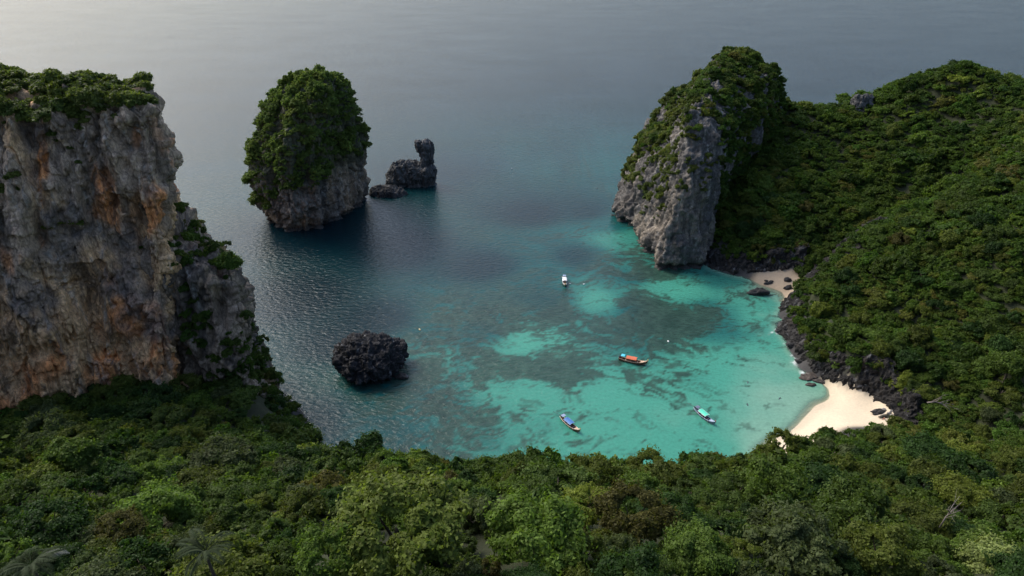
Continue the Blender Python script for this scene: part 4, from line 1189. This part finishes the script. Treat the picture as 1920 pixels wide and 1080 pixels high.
for j, i in enumerate(indiv):
    x, y, z, r, form, tint, lab = T[i]
    t = empty('tree', (x, y, z), rs.uniform(0, 6.28))
    sxy = r * 1.08
    tag(t, lab, 'tree', 'trees of the island forest')
    lib = BIG if form in BIG and r * F_PX / dp[i] > 42 else CROWNS
    cm = lib[form][j % len(lib[form])]
    c_ = link('crown', cm, M_LEAF[tint], t); c_.scale = (sxy * rs.uniform(.92, 1.1), sxy * rs.uniform(.92, 1.1), sxy * rs.uniform(.85, 1.15))
    k_ = link('trunk', TRUNKS[j % 3], M_BARK, t); k_.scale = (sxy, sxy, sxy)

# ------------------------------------------------------------------ palms and dead trees
M_FROND = flat_mat('palm_frond', (0.022, 0.032, 0.011), 0.7, 0.1, 0.3)
M_FRONDP = flat_mat('palm_frond_pale', (0.12, 0.12, 0.09), 0.5, 0.4, 0.3)
def frond_mesh(seed, L=4.6):
    rs = R_(seed); mb = MB()
    n = 22
    s = np.linspace(0, 1, n)
    X = L * s * (1 - 0.12 * s ** 2); Z = L * (0.62 * s - 0.80 * s ** 2)
    mb.tube([(X[i], 0, Z[i]) for i in range(0, n, 3)], list(np.linspace(.055, .012, len(range(0, n, 3)))), 5)
    for i in range(2, n):
        for k in range(2):
            q = i - k * 0.5
            x_, z_ = np.interp(q, range(n), X), np.interp(q, range(n), Z)
            ln = L * 0.20 * math.sin(math.pi * min(1, 0.15 + s[i] * 0.85)) ** 0.6 + .12
            for sd in (-1, 1):
                dr = rs.uniform(.25, .6) * ln
                tx = x_ + ln * 0.55
                V = [(x_, 0, z_), (x_ + ln * .25, sd * ln * .5, z_ + .02), (tx, sd * ln, z_ - dr), (x_ + ln * .25 + .12, sd * ln * .5, z_ - .04)]
                mb.add(V, [(0, 1, 2, 3)])
    return mb.mesh('frond')
FR = [frond_mesh(i) for i in range(3)]
def palm(px_, py_, d, label, nf, seed, size=1.0, pale=()):
    p_ = PD(px_, py_, d); rs = R_(seed)
    t = empty('palm_tree', tuple(p_)); tag(t, label, 'palm')
    mb = MB(); mb.tube([(0.3, 0.2, -7), (.15, .1, -4), (.05, 0, -1.5), (0, 0, 0.1)], [.2, .16, .14, .12], 8)
    link('trunk', mb.mesh('palm_trunk', True), M_BARK, t)
    for k in range(nf):
        f = link('frond', FR[k % 3], M_FRONDP if k in pale else M_FROND, t)
        f.rotation_euler = (rs.uniform(-.25, .25), -rs.uniform(-.25, .75), 2 * math.pi * k / nf + rs.uniform(-.2, .2))
        f.scale = (size * rs.uniform(.85, 1.1),) * 3
    return t
palm(60, 1062, 59.5, 'palm with long grey fronds in the lower corner of the dark forest', 12, 5, 0.66, (2,))
palm(385, 1035, 61.5, 'palm with upright yellowish fronds beside the russet bush and domed tree', 11, 9, 0.66)

def dead_tree(loc, label, seed, size, lean):
    rs = R_(seed)
    t = empty('dead_tree', loc); tag(t, label, 'dead tree')
    mb = MB(); mb.tube([(0, 0, -1), tuple(np.array(lean) * .5 * size + [0, 0, .2]), tuple(np.array(lean) * size)], [.16 * size / 3, .12 * size / 3, .07 * size / 3], 6)
    link('trunk', mb.mesh('dead_trunk', True), M_DEAD, t)
    for k in range(9):
        f = 0.25 + .75 * rs.rand()
        b0 = np.array(lean) * size * f
        dr = np.array(lean) / (np.linalg.norm(lean) + 1e-9) * .8 + rs.normal(size=3) * .55
        l1 = size * rs.uniform(.35, .7)
        b1 = b0 + dr * l1 * .5 + [0, 0, .1]; b2 = b1 + (dr + rs.normal(size=3) * .35) * l1 * .5
        mb = MB(); mb.tube([tuple(b0), tuple(b1), tuple(b2)], [.07 * size / 3, .05 * size / 3, .02], 5)
        for q in range(3):
            e = b1 + (b2 - b1) * rs.rand(); mb.tube([tuple(e), tuple(e + (dr * .5 + rs.normal(size=3) * .5) * l1 * .5)], [.03 * size / 3, .012], 4)
        link('branch', mb.mesh('dead_branch', True), M_DEAD, t)
p_ = PD(1738, 755, 203); dead_tree(tuple(p_ + [0, 0, 1.0]), 'bleached fallen dead tree with bare branches at the foot of the spur', 4, 4.6, (0.85, -.35, -.1))
p_ = PD(1762, 988, 98); dead_tree(tuple(p_ + [0, 0, 0.9]), 'bare grey dead tree among green crowns low on the near slope', 8, 2.4, (0.35, 0.1, 0.75))

# ------------------------------------------------------------------ long-tail boats
SS = [0, .1, .25, .45, .65, .8, .92, 1.0]
fb = lambda s: np.interp(s, SS, [.42, .62, .84, .95, .88, .62, .28, .05])
fs = lambda s: np.interp(s, SS, [1.0, .86, .70, .64, .74, 1.0, 1.42, 1.85])
fk = lambda s: np.interp(s, SS, [.10, -.12, -.24, -.28, -.26, -.15, .25, 1.15])
BL = 10.0
fx = lambda s: (s - .5) * BL
BM = {}
def boat_meshes():
    n = 33; S_ = np.linspace(0, 1, n)
    V, F = [], []
    for s in S_:
        b_, zs, zk = fb(s), fs(s), fk(s); x = fx(s); th = .06 if s < .97 else .01
        mid = zk + (zs - zk) * .45; fl = min(zk + .22, zs - .05)
        V += [(x, b_, zs), (x, b_ * .88, mid), (x, b_ * .5, zk + .04), (x, 0, zk), (x, -b_ * .5, zk + .04), (x, -b_ * .88, mid), (x, -b_, zs),
              (x, -max(b_ - th, .01), zs), (x, -max(b_ * .86 - th, .01), max(mid, fl)), (x, -b_ * .45, fl), (x, 0, fl), (x, b_ * .45, fl), (x, max(b_ * .86 - th, .01), max(mid, fl)), (x, max(b_ - th, .01), zs)]
    m_ = 14
    for i in range(n - 1):
        for k in range(m_):
            F.append((i * m_ + k, i * m_ + (k + 1) % m_, (i + 1) * m_ + (k + 1) % m_, (i + 1) * m_ + k))
    F.append(tuple(range(m_))); F.append(tuple(reversed([(n - 1) * m_ + k for k in range(m_)])))
    mb = MB(); mb.add(V, F); BM['hull'] = mb.mesh('hull')
    for sd, nm in ((1, 'gunwale_a'), (-1, 'gunwale_b')):
        mb = MB(); mb.tube([(fx(s), sd * (fb(s) + .01), fs(s) + .03) for s in np.linspace(0, .985, 24)], .085, 6); BM[nm] = mb.mesh('gunwale')
    mb = MB()
    ss = np.linspace(.76, .95, 7)
    V = []
    for s in ss: V += [(fx(s), fb(s) - .02, fs(s) + .01), (fx(s), 0, fs(s) + .10), (fx(s), -fb(s) + .02, fs(s) + .01), (fx(s), fb(s) - .02, fs(s) - .07), (fx(s), 0, fs(s) + .02), (fx(s), -fb(s) + .02, fs(s) - .07)]
    F = []
    for i in range(6):
        a, b_ = i * 6, i * 6 + 6
        F += [(a, a + 1, b_ + 1, b_), (a + 1, a + 2, b_ + 2, b_ + 1), (a + 4, a + 3, b_ + 3, b_ + 4), (a + 5, a + 4, b_ + 4, b_ + 5)]
    F += [(0, 3, 4, 1), (1, 4, 5, 2), (36, 37, 40, 39), (37, 38, 41, 40)]
    mb.add(V, F); BM['foredeck'] = mb.mesh('foredeck')
    mb = MB(); mb.box((0, 0, .42), (.34, 1.62, .05)); BM['bench'] = mb.mesh('bench')
    mb = MB(); mb.box((0, 0, .17), (5.4, 1.1, .04)); BM['floor_board'] = mb.mesh('floor_board')
    mb = MB()
    n = 11; V, F = [], []
    for x in (-1.75, -.6, .6, 1.75):
        for w in np.linspace(-1, 1, n): V.append((x, w * 1.0, 2.0 - .24 * w * w))
    for x in (-1.75, -.6, .6, 1.75):
        for w in np.linspace(-1, 1, n): V.append((x, w * .97, 1.95 - .24 * w * w))
    o_ = 4 * n
    for i in range(3):
        for k in range(n - 1):
            a = i * n + k; F += [(a, a + n, a + n + 1, a + 1), (a + o_, a + 1 + o_, a + n + 1 + o_, a + n + o_)]
    for k in range(n - 1): F += [(k, k + 1, k + 1 + o_, k + o_), (3 * n + k + 1, 3 * n + k, 3 * n + k + o_, 3 * n + k + 1 + o_)]
    for i in range(3): F += [(i * n + n, i * n, i * n + o_, i * n + n + o_), (i * n + n - 1, i * n + 2 * n - 1, i * n + 2 * n - 1 + o_, i * n + n - 1 + o_)]
    mb.add(V, F); BM['canopy'] = mb.mesh('canopy')
    mb = MB()
    for sd in (-1, 1): mb.tube([(-1.78, sd * 1.0, 1.74), (1.78, sd * 1.0, 1.74)], .05, 5)
    for x in (-1.77, 1.77): mb.tube([(x, w, 2.0 - .24 * w * w) for w in np.linspace(-1, 1, 7)], .05, 5)
    BM['canopy_edge'] = mb.mesh('canopy_edge')
    mb = MB(); mb.tube([(0, 0, .6), (0, 0, 1.78)], .035, 6); BM['canopy_post'] = mb.mesh('canopy_post')
    mb = MB(); mb.box((0, 0, 2.15), (1.25, 1.45, .05)); mb.box((0, 0, 2.19), (.9, 1.1, .04)); BM['stern_awning'] = mb.mesh('stern_awning')
    mb = MB(); mb.tube([(0, 0, .8), (0, 0, 2.13)], .03, 6); BM['awning_post'] = mb.mesh('awning_post')
    mb = MB(); mb.box((0, 0, 1.22), (.85, .42, .4)); mb.box((.1, 0, 1.5), (.4, .3, .2)); mb.tube([(-.2, .26, 1.25), (-.2, .36, 1.6)], .06, 6); mb.tube([(0, 0, .8), (0, 0, 1.05)], .09, 6); BM['engine'] = mb.mesh('engine')
    mb = MB(); mb.tube([(-.4, 0, 1.2), (-2.2, 0, .85), (-4.3, 0, .35)], [.06, .05, .04], 6); BM['tail_shaft'] = mb.mesh('tail_shaft')
    mb = MB(); mb.tube([(.3, 0, 1.3), (1.3, .1, 1.35)], .03, 5); BM['tiller'] = mb.mesh('tiller')
    mb = MB()
    for k in range(3):
        w = k * 2.1; mb.add([(0, 0, 0), (.05, .06 * math.cos(w + 1), .06 * math.sin(w + 1)), (.06, .2 * math.cos(w), .2 * math.sin(w)), (-.04, .17 * math.cos(w - .5), .17 * math.sin(w - .5))], [(0, 1, 2, 3), (3, 2, 1, 0)])
    BM['propeller'] = mb.mesh('propeller')
    mb = MB(); mb.tube([(4.55, 0, .9), (4.95, 0, 1.8), (5.1, 0, 2.5), (5.08, 0, 2.85)], [.1, .11, .09, .05], 6); BM['prow_post'] = mb.mesh('prow_post')
    mb = MB()
    for zz in (2.15, 2.32, 2.5): mb.tube([(5.06 + .13 * math.cos(w), .13 * math.sin(w), zz) for w in np.linspace(0, 6.28, 9)], .05, 5)
    mb.tube([(5.12, .1, 2.2), (5.2, .16, 1.7), (5.14, .14, 1.3)], [.05, .06, .03], 5); BM['ribbon'] = mb.mesh('ribbon')
boat_meshes()
paint = lambda n, c, r=.5: flat_mat(n, c, r, .4, .18, 2.5)
M_WOOD = paint('boat_wood', (0.16, 0.085, 0.045), .7); M_METAL = paint('engine_metal', (0.05, 0.05, 0.055), .45); M_IN = paint('boat_inside', (0.06, 0.035, 0.03), .7)
def boat(st, bw, lab, c, scale=1.0):
    a, b_ = PZ(*st, .6), PZ(*bw, .9)
    rz = math.atan2(b_[1] - a[1], b_[0] - a[0])
    mid = (a + b_) / 2
    t = empty('longtail_boat', (mid[0], mid[1], 0.02), rz); t.scale = (scale,) * 3
    tag(t, lab, 'boat', 'longtail boats moored in the bay')
    def part(nm, key, mat, loc=(0, 0, 0), label=None, par=None):
        o = link(nm, BM[key], mat, par or t); o.location = loc
        if label: o['label'] = label
        return o
    part('hull', 'hull', c['hull']); part('gunwale', 'gunwale_a', c['rim']); part('gunwale', 'gunwale_b', c['rim'])
    part('foredeck', 'foredeck', c['deck']); part('floor_board', 'floor_board', M_IN)
    for x in (1.5, 2.3, -2.6): part('bench', 'bench', c['bench'], (x, 0, 0))
    cn = part('canopy', 'canopy', c['canopy'], (-.55, 0, 0)); part('canopy_edge', 'canopy_edge', c['edge'], (0, 0, 0), par=cn)
    for x in (-2.2, -.55, 1.1):
        for sd in (-1, 1): part('canopy_post', 'canopy_post', c['rim'], (x, sd * .86, 0))
    part('stern_awning', 'stern_awning', c['awning'], (-3.55, 0, 0))
    for sd in (-1, 1): part('awning_post', 'awning_post', c['rim'], (-3.55, sd * .6, 0))
    en = part('engine', 'engine', M_METAL, (-4.55, 0, 0)); part('tiller', 'tiller', M_METAL, par=en)
    sh_ = part('tail_shaft', 'tail_shaft', M_METAL, (-4.6, 0, 0)); part('propeller', 'propeller', M_METAL, (-4.35, 0, .33), par=sh_)
    pp = part('prow_post', 'prow_post', c['hull']); part('ribbon', 'ribbon', c['ribbon'], par=pp)
    return t
white = paint('white_paint', (.78, .78, .76)); cream = paint('cream_paint', (.62, .55, .42)); orange = paint('orange_canvas', (.62, .15, .065)); cyan = paint('cyan_canvas', (.10, .55, .68))
blue = paint('blue_canvas', (.06, .17, .42)); mint = paint('mint_canvas', (.10, .62, .42)); slate = paint('slate_canvas', (.14, .16, .22)); tan_ = paint('tan_wood', (.55, .36, .24)); greyb = paint('grey_blue_paint', (.36, .41, .52)); red = paint('red_ribbon', (.5, .08, .06)); yellow = paint('yellow_ribbon', (.7, .5, .1)); dkg = paint('dark_green_paint', (.04, .08, .06)); pink = paint('faded_pink', (.4, .2, .19)); bgrey = paint('pale_blue_canvas', (.28, .34, .46))
boat((1057.5, 517), (1060, 539), 'longtail boat with a white canopy floating far out in the middle of the bay', dict(hull=dkg, rim=white, deck=tan_, bench=pink, canopy=white, edge=white, awning=bgrey, ribbon=yellow), .95)
boat((1162, 672), (1212, 681), 'brown wooden longtail boat with an orange canopy and cyan stern awning', dict(hull=M_WOOD, rim=tan_, deck=tan_, bench=tan_, canopy=orange, edge=orange, awning=cyan, ribbon=yellow), 1.05)
boat((1053, 783), (1085, 808), 'cream rimmed longtail boat with a blue canopy over turquoise water', dict(hull=M_WOOD, rim=cream, deck=tan_, bench=pink, canopy=blue, edge=bgrey, awning=bgrey, ribbon=yellow), .95)
boat((1304, 767), (1338, 793), 'grey hulled longtail boat with a mint green canopy nearest the sandy beach', dict(hull=slate, rim=greyb, deck=greyb, bench=pink, canopy=mint, edge=white, awning=slate, ribbon=red), .95)

# ------------------------------------------------------------------ floats, swimmers and a sunbather
def float_(px_, py_, size, mat, label, long=1.6):
    p_ = PZ(px_, py_, .1)
    size *= 0.75
    t = empty('mooring_float', (p_[0], p_[1], .05), px_ * .37); tag(t, label, 'float')
    mb = MB(); n = 9
    xs = np.linspace(-1, 1, n)
    mb.tube([(x * size * long / 2, 0, .12 * size) for x in xs], [max(.03, size * .38 * math.sqrt(max(0, 1 - x * x * .94))) for x in xs], 10)
    link('float_body', mb.mesh('float_body', True), mat, t)
    mb = MB(); mb.tube([(size * long * .5 + .12 * math.cos(w), .12 * math.sin(w), .12 * size) for w in np.linspace(0, 6.28, 9)], .03, 5)
    link('rope_ring', mb.mesh('rope_ring'), M_METAL, t)
float_(787, 618, 1.1, paint('yellow_float', (.72, .58, .3)), 'pale yellow float on the open grey water above the black boulder')
float_(960, 316, .9, white, 'single white float far out on the open sea', 1.1)
float_(1253, 640, .9, white, 'white float over the dark reef above the orange canopied boat')
float_(1069, 532, .7, white, 'white float close beside the white canopied boat', 1.2)
float_(1095, 533, .9, white, 'second white float farther off from the white canopied boat')

skin = flat_mat('skin', (.32, .18, .12), .5, .4, .1); hairm = flat_mat('hair', (.02, .015, .012), .5, .4, .1)
def figure(name, loc, rz, J, E, rad, label, suit, head, body=None):
    t = empty(name, loc, rz); tag(t, label, 'person')
    me = bpy.data.meshes.new('body'); me.from_pydata(J, E, []); me.update()
    o = link('body', me, body or skin, t)
    md = o.modifiers.new('skin', 'SKIN'); md.use_smooth_shade = True
    for i, r in enumerate(rad):
        me.skin_vertices[0].data[i].radius = (r, r)
    me.skin_vertices[0].data[0].use_root = True
    sb = o.modifiers.new('sub', 'SUBSURF'); sb.levels = sb.render_levels = 1
    mb = MB(); hx_, hy_, hz_ = head
    mb.tube([(hx_, hy_, hz_ - .02), (hx_, hy_, hz_ + .06), (hx_, hy_, hz_ + .125)], [.112, .108, .05], 10)
    link('hair', mb.mesh('hair', True), hairm, t)
    mb = MB(); a, b_ = Vector(J[0]), Vector(J[1]); mb.tube([tuple(a - (b_ - a) * .25), tuple(a), tuple(a + (b_ - a) * .4)], [.16, .175, .155], 10)
    link('swimwear', mb.mesh('swimwear', True), suit, t)
# pelvis, chest, neck, head, then shoulders/elbows/hands, hips/knees/feet
E_ = [(0, 1), (1, 2), (2, 3), (1, 4), (4, 5), (5, 6), (1, 7), (7, 8), (8, 9), (0, 10), (10, 11), (11, 12), (0, 13), (13, 14), (14, 15)]
RAD = [.14, .15, .06, .1, .065, .05, .035, .065, .05, .035, .09, .065, .04, .09, .065, .04]
J_sw = [(0, 0, -.02), (.5, 0, .02), (.68, 0, .05), (.84, 0, .08), (.55, .2, .02), (.72, .42, 0), (.9, .55, -.02), (.55, -.2, .02), (.72, -.42, 0), (.88, -.58, -.02), (-.12, .1, -.03), (-.5, .18, -.05), (-.9, .24, -.08), (-.12, -.1, -.03), (-.5, -.2, -.05), (-.88, -.3, -.08)]
darks = paint('dark_swimsuit', (.03, .03, .05)); redm = paint('red_swimwear', (.5, .06, .04))
for px_, py_, rz, lab in [(1402, 718, 1.2, 'swimmer in a dark wetsuit in the pale water farthest up the beach shallows'), (1402, 760, 1.5, 'swimmer in a dark wetsuit in the pale water between the mint boat and beach'),
                          (1461, 748, .8, 'swimmer in a dark wetsuit nearest the edge of the white sand'), (1119, 354, 1.0, 'lone swimmer in a dark wetsuit far out near the rock tower')]:
    p_ = PZ(px_, py_); figure('person', (p_[0], p_[1], 0.0), rz, J_sw, E_, RAD, lab, darks, (.86, 0, .12), darks)
J_sit = [(0, 0, .13), (-.12, 0, .55), (-.10, 0, .72), (-.06, 0, .88), (-.12, .2, .52), (-.3, .3, .28), (-.36, .32, .04), (-.12, -.2, .52), (-.3, -.3, .28), (-.36, -.32, .04), (.08, .1, .12), (.45, .12, .36), (.78, .13, .05), (.08, -.1, .12), (.46, -.13, .30), (.84, -.14, .05)]
q = PZ(1657, 786, 2.5); zz = float(H(q[0], q[1])[0])
q = PZ(1657, 786, zz); figure('person', (q[0], q[1], zz), 3.4, J_sit, E_, RAD, 'person in red swimwear sitting on the sand by the dark rock slab', redm, (-.06, 0, .93))
